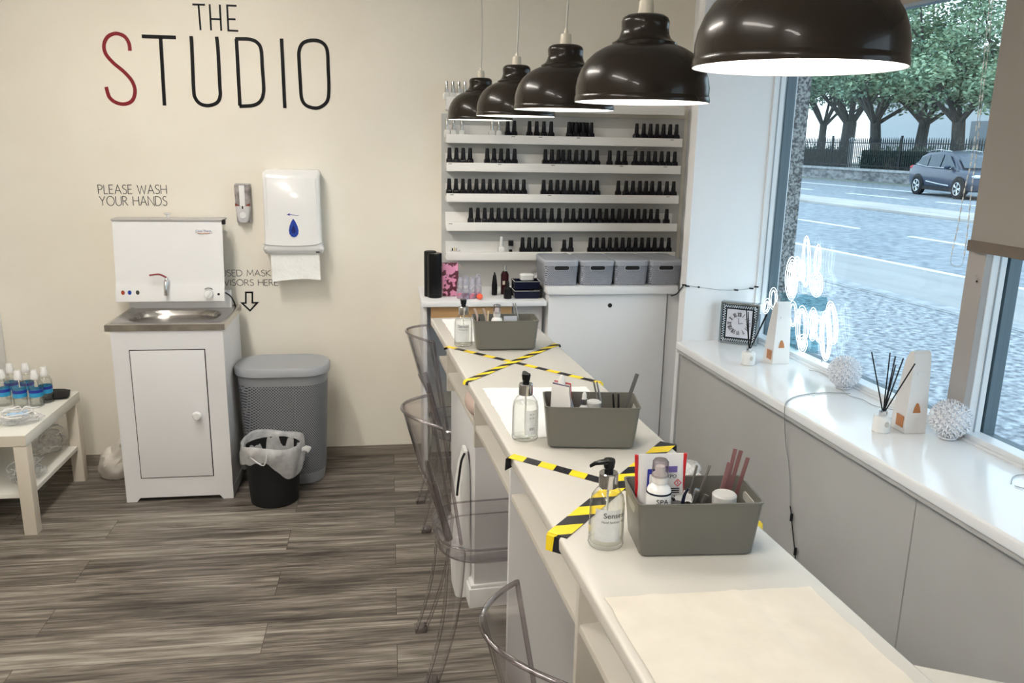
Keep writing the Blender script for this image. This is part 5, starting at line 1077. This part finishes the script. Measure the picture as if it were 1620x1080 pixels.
dp = [(0.0, 0.052), (0.010, 0.036), (0.019, 0.014), (0.023, -0.006), (0.021, -0.024), (0.012, -0.036), (0.0, -0.040)]; dp = dp + [(-x, z) for x, z in reversed(dp[1:-1])]
obj('window_surround', add_prism(BM(), [(x * 1.28, z * 1.2) for x, z in dp], -0.0015, 0), M_paperw, t, (0.006, -0.1110, H * 0.305), smooth=0)
obj('drop_window', add_prism(BM(), dp, -0.0018, 0), M_blue, t, (0.006, -0.1125, H * 0.305), smooth=0)
obj('drop_window_centre', add_prism(BM(), [(x * 0.42, z * 0.42 - 0.004) for x, z in dp], -0.0010, 0), mat('deep_navy', (0.01, 0.02, 0.16), 0.2), t, (0.006, -0.1145, H * 0.305), smooth=0)  # smaller, darker navy drop in the middle of the window
obj('logo_mark', add_prism(BM(), [(-0.030, 0.0), (-0.014, 0.009), (-0.017, 0.002), (0.028, -0.003), (0.028, -0.0045), (-0.017, -0.001), (-0.014, -0.006)], -0.0006, 0), M_dblue, t, (0.006, -0.1092, H * 0.475), smooth=0)
b = text_bm('brightwell', 0.008, 0.0001); bmesh.ops.rotate(b, verts=b.verts, matrix=Matrix.Rotation(PI / 2, 3, 'X')); b.free()
obj('lock', box(0.108, 0.126, -0.1155, -0.112, 0.008, 0.014, 0.001), M_mblack, t)
TWX = -0.002
b = BM(); G = []
for i in range(21):
    x = -0.118 + 0.236 * i / 20; row = []
    for j in range(13):
        z = 0.012 - 0.150 * j / 12; f = j / 12; row.append(b.verts.new((x + 0.004 * f, -0.085 - 0.012 * f + 0.008 * f * noise.noise(Vector((x * 14, z * 14, 2))) - (0.010 * max(0, f - 0.7)), z + 0.012 * f * math.sin(x * 11 + 1.2))))
    G.append(row)
for i in range(20):
    for j in range(12): b.faces.new((G[i][j], G[i + 1][j], G[i + 1][j + 1], G[i][j + 1]))
o = obj('paper_towel', thicken(b, 0.002), mat('white_towel_paper', (0.84, 0.84, 0.82), 0.85, bump=0.2, bscale=60), None, t.location + Vector((0.004, 0, 0))); tag(o, 'white folded paper towel hanging out of the towel dispenser', 'paper towel')
# ============================================================ bins
def orr(hx, hy, z, n=10): return rrect(hx, hy, min(hx, hy) * 0.8, z, n=n)
t = thing('laundry_hamper', 'tall grey woven-pattern plastic hamper with lid beside the hand wash unit', 'hamper', (-0.533, 4.035, 0), 0)
b = BM(); add_loft(b, [orr(0.176, 0.120, 0.0), orr(0.182, 0.125, 0.006), orr(0.190, 0.130, 0.06)]); obj('base_band', b, M_hamp2, t)
b = BM(); add_loft(b, [orr(0.190, 0.130, 0.06), orr(0.212, 0.142, 0.515)]); obj('woven_wall', b, M_hamp, t)
b = BM(); add_loft(b, [orr(0.212, 0.142, 0.515), orr(0.215, 0.144, 0.565)]); obj('top_band', b, M_hamp2, t)
b = BM(); add_loft(b, [orr(0.222, 0.150, 0.560), orr(0.226, 0.154, 0.563), orr(0.226, 0.154, 0.588), orr(0.220, 0.148, 0.598), orr(0.205, 0.135, 0.603), orr(0.195, 0.125, 0.600)]); obj('lid', b, M_bask2 if False else mat('grey_hamper_lid', (0.33, 0.345, 0.37), 0.42), t)
t = thing('waste_bin', 'small black waste bin with white translucent liner in front of the hamper', 'bin', (-0.562, 3.755, 0), 0)
obj('bin_body', lathe([(0.106, 0.0), (0.109, 0.003), (0.130, 0.265), (0.133, 0.268), (0.128, 0.268), (0.105, 0.006), (0, 0.006)], 40, cap=False), M_mblack, t)
b = BM(); n = 72; rings = []
for f in range(17):
    ring = []
    for k in range(n):
        a = 2 * PI * k / n; hem = 0.085 + 0.028 * math.sin(a * 2 + 2.6) + 0.010 * math.sin(a * 5) + 0.012 * noise.noise(Vector((math.cos(a) * 3, math.sin(a) * 3, 1)))
        wob = 0.002 * math.sin(a * 9 + f * 0.7) + 0.006 * noise.noise(Vector((math.cos(a) * 5, math.sin(a) * 5, f * 0.35)))
        if f <= 5: r, z = 0.112 + 0.004 * f, 0.17 + 0.022 * f           # inside the bin
        elif f <= 8: r, z = 0.131 + 0.003 * (f - 5), 0.283 + 0.006 * (f - 5)  # over the rim
        else: g = (f - 8) / 8; r, z = 0.142 + 0.006 * math.sin(g * PI), 0.300 - g * hem * 1.25
        ring.append(((r + wob) * math.cos(a), (r + wob) * math.sin(a), z + (0.010 * math.sin(a * 3 + 1) if f > 5 else 0)))
    rings.append(ring)
add_loft(b, rings, cap=False); lb = obj('bin_liner', b, M_liner, t, smooth=80, fix=False)
obj('liner_knot', crumple(ellipsoid(0.158, -0.04, 0.262, 0.024, 0.015, 0.014, 2), 0.007, 60, 2), M_liner, t)
obj('liner_fold', tube(smooth_pts([(-0.08, -0.125, 0.262), (-0.02, -0.158, 0.235), (0.0, -0.152, 0.29)], 5), 0.003, 6), M_liner, t)
# crumpled white sack left of the unit
b = BM(); bmesh.ops.create_icosphere(b, subdivisions=4, radius=1)
for v in b.verts:
    c = v.co.copy(); v.co = Vector((c.x * 0.095 + 0.03 * max(0, c.z), c.y * 0.10, c.z * 0.115 + 0.09 + 0.025 * c.x))
    r_n = 1 + 0.20 * noise.noise(c * 1.8) - 0.22 * abs(noise.noise(c * 3.2 + Vector((3, 1, 2)))) ; v.co = Vector((v.co.x * r_n, v.co.y * r_n, max(0.001, v.co.z * r_n)))
o = obj('white_sack', b, mat('white_sack_film', (0.66, 0.62, 0.56), 0.45), None, (-1.365, 4.12, 0), smooth=50); tag(o, 'crumpled white plastic sack on the floor left of the hand wash unit', 'sack')

# ============================================================ low table
tx, ty = -1.965, 3.80; tt = thing('low_table', 'low birch and white side table with lower shelf at the left edge', 'table', (tx, ty, 0), 0)
def tb_(x0, x1, y0, y1, z0, z1, bev=0.0015): return box(x0 - tx, x1 - tx, y0 - ty, y1 - ty, z0, z1, bev)
obj('tabletop', tb_(-2.415, -1.514, 3.488, 4.112, 0.402, 0.45), M_birch2, tt)
for x in (-2.415, -1.566):
    for y in (3.488, 4.060): obj('leg', tb_(x, x + 0.052, y, y + 0.052, 0, 0.401), M_birch, tt)
obj('apron_edge', tb_(-2.415, -1.514, 3.4865, 3.488, 0.404, 0.448, 0), M_birch, tt, smooth=0)
obj('lower_shelf', tb_(-2.36, -1.530, 3.505, 4.095, 0.165, 0.185), M_birch2, tt)
def water_bottle(H=0.165):
    t = thing('water_bottle', '', 'bottle', group='small water bottles on the low table')
    obj('bottle_body', lathe([(0.024, 0), (0.029, 0.003), (0.030, 0.012), (0.028, 0.020), (0.030, 0.028), (0.029, 0.045), (0.029, 0.085), (0.031, 0.092), (0.030, 0.108), (0.022, 0.124), (0.013, 0.134), (0.012, 0.140)], 32), M_botl, t)
    obj('water', lathe([(0.022, 0.004), (0.027, 0.012), (0.0265, 0.085), (0.028, 0.095), (0.02, 0.118), (0, 0.119)], 28), M_gel, t)
    lb = obj('label', lathe([(0.0295, 0.048), (0.0298, 0.049), (0.0298, 0.082), (0.0295, 0.083)], 32, cap=False), M_lblue, t)
    obj('label_band', lathe([(0.0300, 0.068), (0.0301, 0.069), (0.0301, 0.081), (0.0299, 0.082)], 32, cap=False), M_dblue, lb)
    obj('sports_cap', lathe([(0.0175, 0.130), (0.018, 0.132), (0.018, 0.148), (0.015, 0.153), (0.0135, 0.168), (0.011, 0.171), (0, 0.171)], 24), M_gwhite, t)
    return t
wb0 = water_bottle(); first_w = True
for k, (px, py, lab) in enumerate(((5, 643, 'front row of the table, cut by the photo edge'), (31, 645, 'front row, with dark blue label'), (57, 644, 'front row, nearest the black cloth'), (18, 632, 'back row, leftmost'), (43, 632, 'back row, middle'), (72, 638, 'right end of the back row'))):
    p = wz(px, py, 0.45); p.y += 0.02; lb = 'clear water bottle with blue label, ' + lab
    if first_w: wb0.location = p; wb0['label'] = lb; first_w = False
    else: dup(wb0, p, k * 1.1, lb)
o = obj('black_cloth', crumple(add_loft(BM(), [rrect(0.055, 0.065, 0.02, 0), rrect(0.060, 0.070, 0.02, 0.008), rrect(0.035, 0.045, 0.02, 0.020)]), 0.005, 25, 4), M_mblack, None, (-1.590, 4.035, 0.455), 0.3); tag(o, 'folded black cloth on the low table right of the water bottles', 'cloth')
def lumpy(x, y, z, sx_, sy_, sz_, seed, n=14):
    b = BM(); bmesh.ops.create_icosphere(b, subdivisions=4, radius=1)
    for v in b.verts:
        c = v.co.copy(); q = 1 + 0.35 * noise.noise(c * 2.2 + Vector((seed, 0, 0))) - 0.2 * abs(noise.noise(c * 5 + Vector((0, seed, 0))))
        v.co = Vector((x + c.x * sx_ * q, y + c.y * sy_ * q, max(z, z + sz_ * 0.9 + c.z * sz_ * q)))
    return b
M_loop = mat('white_elastic', (0.80, 0.79, 0.77), 0.6); M_mask = mat('pale_blue_mask', (0.38, 0.55, 0.75), 0.8)
def mask_bag(x, y, z, r, s, label, nl=4, mask=True, seed=0, h=0.03):
    t = thing('mask_bag', label, 'bag', (x, y, z), r)
    obj('clear_bag', lumpy(0, 0, 0.001, s, s * 0.75, h, seed), M_film, t, smooth=60)
    random.seed(seed + 20)
    if mask:
        g = grid(-s * 0.55, s * 0.35, -s * 0.4, s * 0.35, 10, 10, h * 1.9); crumple(g, 0.006, 18, seed); obj('face_mask', thicken(g, 0.0015), M_mask, t)
    for k in range(nl):
        a = random.uniform(0, 6.28); q = [(s * 0.8 * math.cos(a), s * 0.5 * math.sin(a), h * 1.5)]
        for j in range(4): a += random.uniform(0.3, 1.1); rr = s * random.uniform(0.4, 1.15); q.append((rr * math.cos(a), rr * 0.75 * math.sin(a), h * random.uniform(1.7, 2.6)))
        obj('ear_loop', tube(smooth_pts(q, 6), 0.0030, 6), M_loop, t)
    return t
p = wz(33, 668, 0.45); mask_bag(p.x, p.y, 0.4505, 0.3, 0.085, 'clear bag of pale blue face masks in front of the water bottles', 6, True, 1, 0.022)
p = wz(2, 672, 0.45); mask_bag(p.x - 0.09, p.y - 0.03, 0.4505, 0.8, 0.06, 'clear bag with white elastic loops at the left photo edge on the table', 3, False, 6, 0.018)
mask_bag(-1.66, 3.98, 0.1855, 0.2, 0.10, 'clear bag of pale masks at the back of the lower table shelf', 4, False, 3, 0.06)
mask_bag(-1.60, 3.66, 0.1855, 1.4, 0.085, 'clear bag with elastic loops at the front right of the lower shelf', 4, False, 4, 0.035)
mask_bag(-1.90, 3.62, 0.1855, 0.1, 0.15, 'large clear bag on the lower table shelf behind the front leg', 3, False, 5, 0.07)
# things at the very left edge of the photo
t = thing('wall_cabinet', 'narrow white cabinet edge at the far left photo edge against the wall', 'cabinet', (-2.2, 4.14, 0), 0)
obj('carcass', box(-0.3, 0.30, -0.04, 0.145, 0.0, 1.12, 0.003), M_white, t); obj('top', box(-0.31, 0.312, -0.05, 0.146, 1.12, 1.14, 0.002), M_white, t); obj('door', box(-0.295, 0.295, -0.052, -0.041, 0.06, 1.09, 0.002), M_lam, t)
o = obj('white_bowl', lathe([(0.03, 0), (0.05, 0.01), (0.058, 0.045), (0.054, 0.045), (0.045, 0.012), (0, 0.010)], 28, cap=False), M_gwhite, None, (-1.94, 4.16, 1.1405)); tag(o, 'white bowl on the white cabinet at the far left photo edge', 'bowl')

# ============================================================ window sill
SZ = 0.7605
# clock
a, c = UV(wz(1136, 541, 0.76)), UV(wz(1197, 548, 0.76)); ang = math.atan2(c.y - a.y, c.x - a.x); W = math.hypot(c.x - a.x, c.y - a.y)
t = thing('mantel_clock', 'square silver mirrored clock with beaded frame and roman dial, by the reveal', 'clock', P(a.x, a.y, SZ), AL + ang)
Hc = 0.198; obj('case', box(0, W, 0.0, 0.045, 0, Hc, 0.003), mat('mirror_silver', (0.30, 0.34, 0.36), 0.15, 0.9), t)
obj('dark_border', box(0.010, W - 0.010, -0.0015, 0.0, 0.010, Hc - 0.010), mat('dark_mirror', (0.012, 0.016, 0.018), 0.3), t, smooth=0)
bb = BM()
for k in range(15):
    for x, z in ((0.018 + (W - 0.036) * k / 14, 0.019), (0.018 + (W - 0.036) * k / 14, Hc - 0.019), (0.019, 0.018 + (Hc - 0.036) * k / 14), (W - 0.019, 0.018 + (Hc - 0.036) * k / 14)):
        for dx, dz in ((-0.003, 0.003), (0.003, -0.003)):
            q = BM(); bmesh.ops.create_icosphere(q, subdivisions=1, radius=0.0042); 
            vm = [bb.verts.new((v.co.x + x + dx, v.co.y * 0.7 - 0.003, v.co.z + z + dz)) for v in q.verts]
            q.verts.index_update()
            for f in q.faces: bb.faces.new([vm[v.index] for v in f.verts])
            q.free()
obj('beaded_frame', bb, M_chrome, t, kind='stuff')
obj('dial', box(0.032, W - 0.032, -0.003, -0.001, 0.032, Hc - 0.032), mat('lilac_white_dial', (0.62, 0.62, 0.68), 0.5), t, smooth=0)
nb = BM(); cx, cz = W / 2, Hc / 2
for k, s in enumerate(('XII', 'I', 'II', 'III', 'IV', 'V', 'VI', 'VII', 'VIII', 'IX', 'X', 'XI')):
    an = PI / 2 - k * PI / 6; ux = Vector((math.cos(an - PI / 2), 0, math.sin(an - PI / 2))); uz = Vector((math.cos(an), 0, math.sin(an)))
    wd_ = 0.0045 * len(s) + 0.002; lettering(nb, s, Vector((cx, -0.0032, cz)) + uz * 0.034 - ux * wd_ / 2, ux, uz * 0.020, (0, -1, 0), wd_, 0.0026, 0.3, 0.0006)
obj('numerals', nb, M_blk, t, smooth=0)
obj('hand', tube([(cx, -0.0042, cz), (cx + 0.018, -0.0042, cz + 0.004)], 0.0012, 5), M_blk, t); obj('hand', tube([(cx, -0.0042, cz), (cx - 0.004, -0.0042, cz + 0.028)], 0.001, 5), M_blk, t)
# reed diffusers
def diffuser(px, py, tips, label):
    p = wz(px, py, SZ); u = UV(p); d = Vector((p.x, p.y, 0)).normalized(); p = p + d * 0.024; t = thing('reed_diffuser', label, 'reed diffuser', (p.x, p.y, SZ))
    obj('jar', lathe([(0.026, 0), (0.0285, 0.002), (0.0285, 0.050), (0.025, 0.055), (0.013, 0.056)], 32), mat('frosted_white_jar', (0.80, 0.80, 0.79), 0.3), t)
    obj('neck', lathe([(0.0125, 0.055), (0.0130, 0.056), (0.0130, 0.072), (0.0115, 0.073), (0.009, 0.0735)], 24), M_chrome, t)
    n_ = Vector((p.x, p.y, 0)).normalized(); sd_ = Vector((n_.y, -n_.x, 0))
    for k, (tx_, tz_, dp) in enumerate(tips):
        obj('reed', tube([Vector((0, 0, 0.030)) + sd_ * (-tx_ * 0.15), sd_ * tx_ + n_ * dp + Vector((0, 0, tz_))], 0.0022, 7), M_mblack, t)
    obj('jar_crest', add_prism(BM(), [(0.008 * math.cos(a_), 0.010 * math.sin(a_)) for a_ in [2 * PI * i / 16 for i in range(16)]], -0.0292, -0.0288), mat('pale_gold_crest', (0.60, 0.57, 0.50), 0.4), t, (0, 0, 0.032), smooth=0)
diffuser(1183, 578, [(-0.026, 0.235, 0.01), (-0.018, 0.232, -0.02), (0.006, 0.215, 0.03), (0.012, 0.205, -0.01), (0.058, 0.222, 0.02), (0.060, 0.225, -0.01)], 'white reed diffuser with black reeds in front of the silver clock')
diffuser(1393, 685, [(-0.058, 0.262, 0.01), (-0.003, 0.262, 0.03), (0.014, 0.264, -0.02), (0.018, 0.225, 0.02), (0.038, 0.258, -0.01), (0.074, 0.240, 0.01)], 'white reed diffuser with black reeds nearer the viewer, beside a card box')
# peaked card boxes
def card_box(fl, fr, label, Hh=0.272, D=0.085):
    a, c = wz(*fl, SZ), wz(*fr, SZ); an = math.atan2(c.y - a.y, c.x - a.x); Wd = (c - a).length
    t = thing('card_gift_box', label, 'gift box', (a.x, a.y, SZ), an, 'white peaked card boxes on the window sill')
    prof = [(0.0, 0.0), (D, 0.0), (D * 0.92, 0.10), (D * 0.80, Hh * 0.70), (D * 0.72, Hh * 0.88), (D * 0.55, Hh * 0.975), (D * 0.38, Hh), (D * 0.26, Hh * 0.97), (D * 0.20, Hh * 0.85), (D * 0.07, Hh * 0.3)]
    b = BM(); n = len(prof)
    def xs(z, s): ins = 0.015 * (z / Hh) ** 1.5 * Wd / 0.08; return ins if s == 0 else Wd - ins * 0.3
    v0 = [b.verts.new((xs(z, 0), y, z)) for y, z in prof]; v1 = [b.verts.new((xs(z, 1), y, z)) for y, z in prof]; b.faces.new(v0); b.faces.new(list(reversed(v1)))
    for k in range(n): b.faces.new((v0[k], v0[(k + 1) % n], v1[(k + 1) % n], v1[k]))
    obj('card_body', b, mat('white_card', (0.80, 0.785, 0.77), 0.55), t, smooth=20)
    sl = D * 0.07 / (Hh * 0.3)
    def fy(z): return sl * z - 0.0008
    w_ = BM(); q = [(Wd * x_, z_) for x_, z_ in ((0.30, 0.070), (0.66, 0.070), (0.61, 0.088), (0.54, 0.101), (0.48, 0.104), (0.42, 0.101), (0.35, 0.088))]
    f0 = [w_.verts.new((x, fy(z), z)) for x, z in q]; w_.faces.new(f0); thicken(w_, 0.0005); obj('copper_window', w_, M_copper, t, smooth=0)
    w_ = BM(); f0 = [w_.verts.new((-0.0008 + 0.002 * (z / 0.06) * 0.1, y, z)) for y, z in ((0.014, 0.016), (0.054, 0.016), (0.054, 0.056), (0.014, 0.056))]; w_.faces.new(f0); thicken(w_, 0.0006); obj('copper_window', w_, M_copper, t, smooth=0)
    obj('ribbon_tab', box(Wd * 0.35, Wd * 0.75, fy(0.20) - 0.001, fy(0.20) + 0.001, 0.195, 0.207), M_paperw, t, smooth=0)
    return t
card_box((1222, 576), (1248, 575), 'white peaked card gift box with copper windows, the one below the neon sign', 0.268, 0.085)
card_box((1431, 686), (1464, 685), 'white peaked card gift box with copper windows, between diffuser and flower ball', 0.275, 0.085)
# white flower light balls
def flower_ball():
    t = thing('flower_light_ball', '', 'decorative light', group='white flower light balls on the sill'); R0 = 0.060; fb_ = BM(); n = 150
    for k in range(n):
        ph_ = math.acos(1 - 2 * (k + .5) / n); th = PI * (1 + 5 ** .5) * k; N_ = Vector((math.cos(th) * math.sin(ph_), math.sin(th) * math.sin(ph_), math.cos(ph_)))
        a = N_.orthogonal().normalized(); b_2 = N_.cross(a); ce = N_ * (R0 - 0.004)
        c0 = fb_.verts.new(ce); ro = random.uniform(0, 2)
        for m in range(5):
            an = ro + 2 * PI * m / 5; d1 = a * math.cos(an) + b_2 * math.sin(an); d2 = a * math.cos(an + 0.5) + b_2 * math.sin(an + 0.5); d3 = a * math.cos(an - 0.5) + b_2 * math.sin(an - 0.5)
            v = [c0, fb_.verts.new(ce + d2 * 0.0065 + N_ * 0.004), fb_.verts.new(ce + d1 * 0.012 + N_ * 0.009), fb_.verts.new(ce + d3 * 0.006 + N_ * 0.004)]; fb_.faces.new(v)
    obj('flowers', fb_, mat('white_petal', (0.86, 0.87, 0.90), 0.4), t, (0, 0, 0.068), smooth=0, kind='stuff', fix=False)
    obj('core', ellipsoid(0, 0, 0.068, 0.052, 0.052, 0.052, 3), mat('pearl_core', (0.66, 0.68, 0.74), 0.4), t)
    obj('base_ring', tube([(0.024 * math.cos(2 * PI * k / 20), 0.024 * math.sin(2 * PI * k / 20), 0.005) for k in range(20)], 0.004, 6, True), mat('pearl_core', (0.66, 0.68, 0.74), 0.4), t)
    return t
f0_ = flower_ball(); p = P(1.945, 2.735, SZ); f0_.location = p; f0_['label'] = 'white flower light ball on the sill, left of the nearer reed diffuser'
dup(f0_, P(1.950, 2.170, SZ), 1.2, 'white flower light ball on the sill, right of the nearer card gift box')
# wires on the sill and down the panel
M_wire = mat('thin_clear_wire', (0.35, 0.36, 0.36), 0.4)
def wire(name, pts, r, m, label, cat='wire'):
    q = smooth_pts(pts, 6); c = Vector(q[0]); o = obj(name, tube([v - c for v in q], r, 6), m, None, c); tag(o, label, cat); return o
S_ = 0.7625
t = thing('hanging_cable', 'thin grey cable running off the sill and down the panel to black connectors', 'cable', wz(1240, 636, 0.76), 0)
o0 = t.location.copy(); pl = lambda x, y, u: wu(x, y, u)
pts = [wz(1345, 622, S_), wz(1300, 621, S_), wz(1262, 626, S_), wz(1246, 634, S_), pl(1242, 641, 1.601), pl(1241, 655, 1.60), pl(1243, 700, 1.630), pl(1248, 740, 1.634), pl(1250, 800, 1.634)]
obj('cable', tube([v - o0 for v in smooth_pts(pts, 6)], 0.0018, 6), M_wire, t)
pts = [pl(1250, 800, 1.632), pl(1252, 815, 1.630), pl(1253, 830, 1.632), pl(1256, 858, 1.632), pl(1258, 880, 1.630), pl(1258, 910, 1.632)]
q = smooth_pts(pts, 4); obj('black_lead', tube([v - o0 for v in q], 0.0022, 6), M_mblack, t)
for (x, y) in ((1252, 818), (1258, 872)): v = pl(x, y, 1.629) - o0; obj('connector', tube([v + Vector((0, 0, 0.014)), v - Vector((0, 0, 0.014))], 0.0055, 8), M_mblack, t)
wire('light_wire', [wz(x, y, S_) for x, y in ((1280, 585), (1300, 590), (1318, 603), (1332, 617), (1345, 626), (1365, 632), (1385, 642), (1425, 650))], 0.0013, M_wire, 'thin wire lying on the sill between the two flower balls')
wire('light_wire', [wz(x, y, S_) for x, y in ((1520, 682), (1545, 690), (1560, 703), (1572, 717), (1590, 713), (1612, 725), (1640, 745))], 0.0014, M_wire, 'thin wire on the sill below the window post at the right')
wire('light_wire', [wz(x, y, S_) for x, y in ((1600, 765), (1602, 755), (1612, 751), (1630, 752), (1640, 762), (1625, 772), (1605, 768))], 0.0014, M_wire, 'small loop of thin wire on the sill at the right photo edge')
# black string of lights across the reveal
t = thing('string_lights', 'thin black string of lights pinned across the white window reveal', 'string lights', P(1.66, 3.56, 1.0), AL)
def rv(u, z): return Vector((u - 1.66, -0.004, z - 1.0))
def px_v(x, y): p = EP.copy(); r = ray(x, y); k = 3.566 / (-r.x * SA + r.y * CA); return UV(EP + r * k)
q = [px_v(x, y) for x, y in ((1083, 450), (1098, 453), (1115, 455), (1140, 458), (1165, 458), (1182, 456), (1197, 453))]
obj('cord', tube(smooth_pts([rv(v.x, v.z) for v in q], 6), 0.0013, 6), mat('grey_cord', (0.25, 0.27, 0.28), 0.5), t)
for i_, (x, y) in enumerate(((1081, 450), (1086, 452), (1104, 453.5), (1163, 458), (1187, 455.5), (1195, 453))):
    v = px_v(x, y); d_ = 0.004 if i_ in (2,) else 0.010; obj('led_clip', tube([rv(v.x - d_, v.z + 0.001), rv(v.x + d_, v.z - 0.001)], 0.0038, 7), M_mblack, t)
wire('string_lights_tail', [wu(1082, 450, 1.633), wu(1076, 458, 1.634), wu(1070, 465, 1.634), wu(1062, 468, 1.634)], 0.0028, M_mblack, 'black lead from the reveal string lights down to the cupboard top corner', 'cable')

# ============================================================ neon sign standing on the sill against the glass
NU = 2.030; base = UV(wu(1290, 560, NU)); t = thing('neon_sign', 'bright white neon sign of two looping script words in the window', 'neon sign', P(NU, 3.03, SZ), AL)
def nz(x, y, du=0.0): p = UV(wu(1180 + x / 4.91, 370 + y / 4.91, NU + du)); return Vector((p.x - NU, p.y - 3.03, p.z - SZ))
def loop(cx, cy, rx, ry, tilt=0.0, n=20, du=0.0):
    out = []
    for k in range(n):
        a = 2 * PI * k / n; x = rx * math.cos(a); y = ry * math.sin(a); ct_, st_2 = math.cos(tilt), math.sin(tilt); out.append(nz(cx + x * ct_ - y * st_2, cy + x * st_2 + y * ct_, du))
    return out
def loops(name, L_):
    for cx, cy, rx, ry, tl in L_:
        k = 0; b = BM()
        while rx - k * 15 > 4: add_tube(b, loop(cx, cy + k * 3, rx - k * 15, ry - k * 20, tl, du=-0.003 * (k % 3)), 0.0010 if k == 0 else 0.0018, 6, True); k += 1
        obj(name, b, M_neon, t, smooth=80)
loops('neon_letter', [(356, 345, 50, 170, 0.03), (400, 270, 28, 95, 0), (438, 285, 26, 85, 0), (468, 215, 32, 200, 0.02), (556, 200, 26, 120, 0.08), (548, 390, 52, 100, 0.0)])
loops('neon_letter', [(212, 500, 32, 85, 0.05), (160, 560, 26, 60, 0.2), (365, 620, 34, 100, 0), (435, 720, 48, 165, 0.02), (440, 850, 36, 70, 0), (520, 700, 36, 130, 0.03), (565, 740, 30, 100, 0.02), (620, 790, 46, 195, 0.0), (668, 690, 46, 170, -0.08)])
b = BM(); pz = [nz(x, y, 0.012) for x, y in ((255, 450), (630, 490), (640, 560), (600, 600), (460, 590), (300, 570))]; f = b.faces.new([b.verts.new(v) for v in pz]); thicken(b, 0.003); obj('reflection_pane', b, M_neon_reflect, t, smooth=0)  # tinted pane added for the green reflection behind the tubes
b = BM(); pz = [nz(x, y, 0.012) for x, y in ((345, 715), (560, 700), (560, 930), (345, 890))]; f = b.faces.new([b.verts.new(v) for v in pz]); thicken(b, 0.003); obj('reflection_pane', b, M_neon_reflect, t, smooth=0)  # lower pane, added for the same reflection
for x in (400, 610): q0 = nz(x, 800, 0.004); obj('stand_off', tube([Vector((q0.x, q0.y, 0.026)), Vector((q0.x, q0.y, 0.12))], 0.003, 6), M_acre, t)

# ============================================================ roller blind and its bead cord
t = thing('roller_blind', 'half-lowered taupe roller blind hanging over the right-hand window', 'blind', P(1.955, 1.5, 1.37), AL)
obj('blind_fabric', box(-0.002, 0.002, -0.88, 0.700, 0.032, 0.93), M_blind, t, smooth=0)
obj('bottom_bar', box(-0.007, 0.007, -0.885, 0.708, 0.0, 0.034, 0.003), M_blind2, t)
obj('roller', tube([(0.0, -0.89, 0.93), (0.0, 0.71, 0.93)], 0.022, 16), M_blind, t)
tc_ = thing('blind_cord', 'thin beaded pull cord hanging in a loop left of the roller blind', 'cord', P(1.955, 2.29, 1.25), AL)
def nc(x, y): p = UV(wu(x, y, 1.955)); return Vector((0, p.y - 2.29, p.z - 1.25))
pts = [nc(x, y) for x, y in ((1569, -45), (1566, 0), (1556, 100), (1545, 200), (1536, 258), (1526, 300), (1515, 360), (1504, 410), (1509, 420), (1518, 421), (1524, 412), (1531, 360), (1537, 300), (1544, 250), (1551, 180), (1563, 80), (1574, -45))]
qq = smooth_pts(pts, 8); obj('cord_loop', tube(qq, 0.0008, 5), mat('clear_cord', (0.55, 0.56, 0.55), 0.4), tc_)
b = BM()
for k in range(0, len(qq) - 1):
    for f_ in (0, 0.5):
        v = qq[k].lerp(qq[k + 1], f_); 
        if v.z > 0.10 and k % 2 == 0: add_lathe(b, [(0, -0.006), (0.0022, -0.003), (0.0022, 0.003), (0, 0.006)], 6, cx=v.x, cy=v.y, cz=v.z)
obj('beads', b, mat('white_bead', (0.80, 0.80, 0.78), 0.4), tc_, kind='stuff')
ck = thing('cord_cleat', 'small clear and black cord cleat screwed to the window post', 'cleat', wu(1546, 442, 1.973), AL)
obj('cleat_body', tube([(0, 0.006, 0.012), (0, -0.004, 0.002)], 0.0035, 6), M_acr, ck); obj('screw', ellipsoid(-0.001, 0.0, -0.006, 0.003, 0.003, 0.004, 1), M_blk, ck)
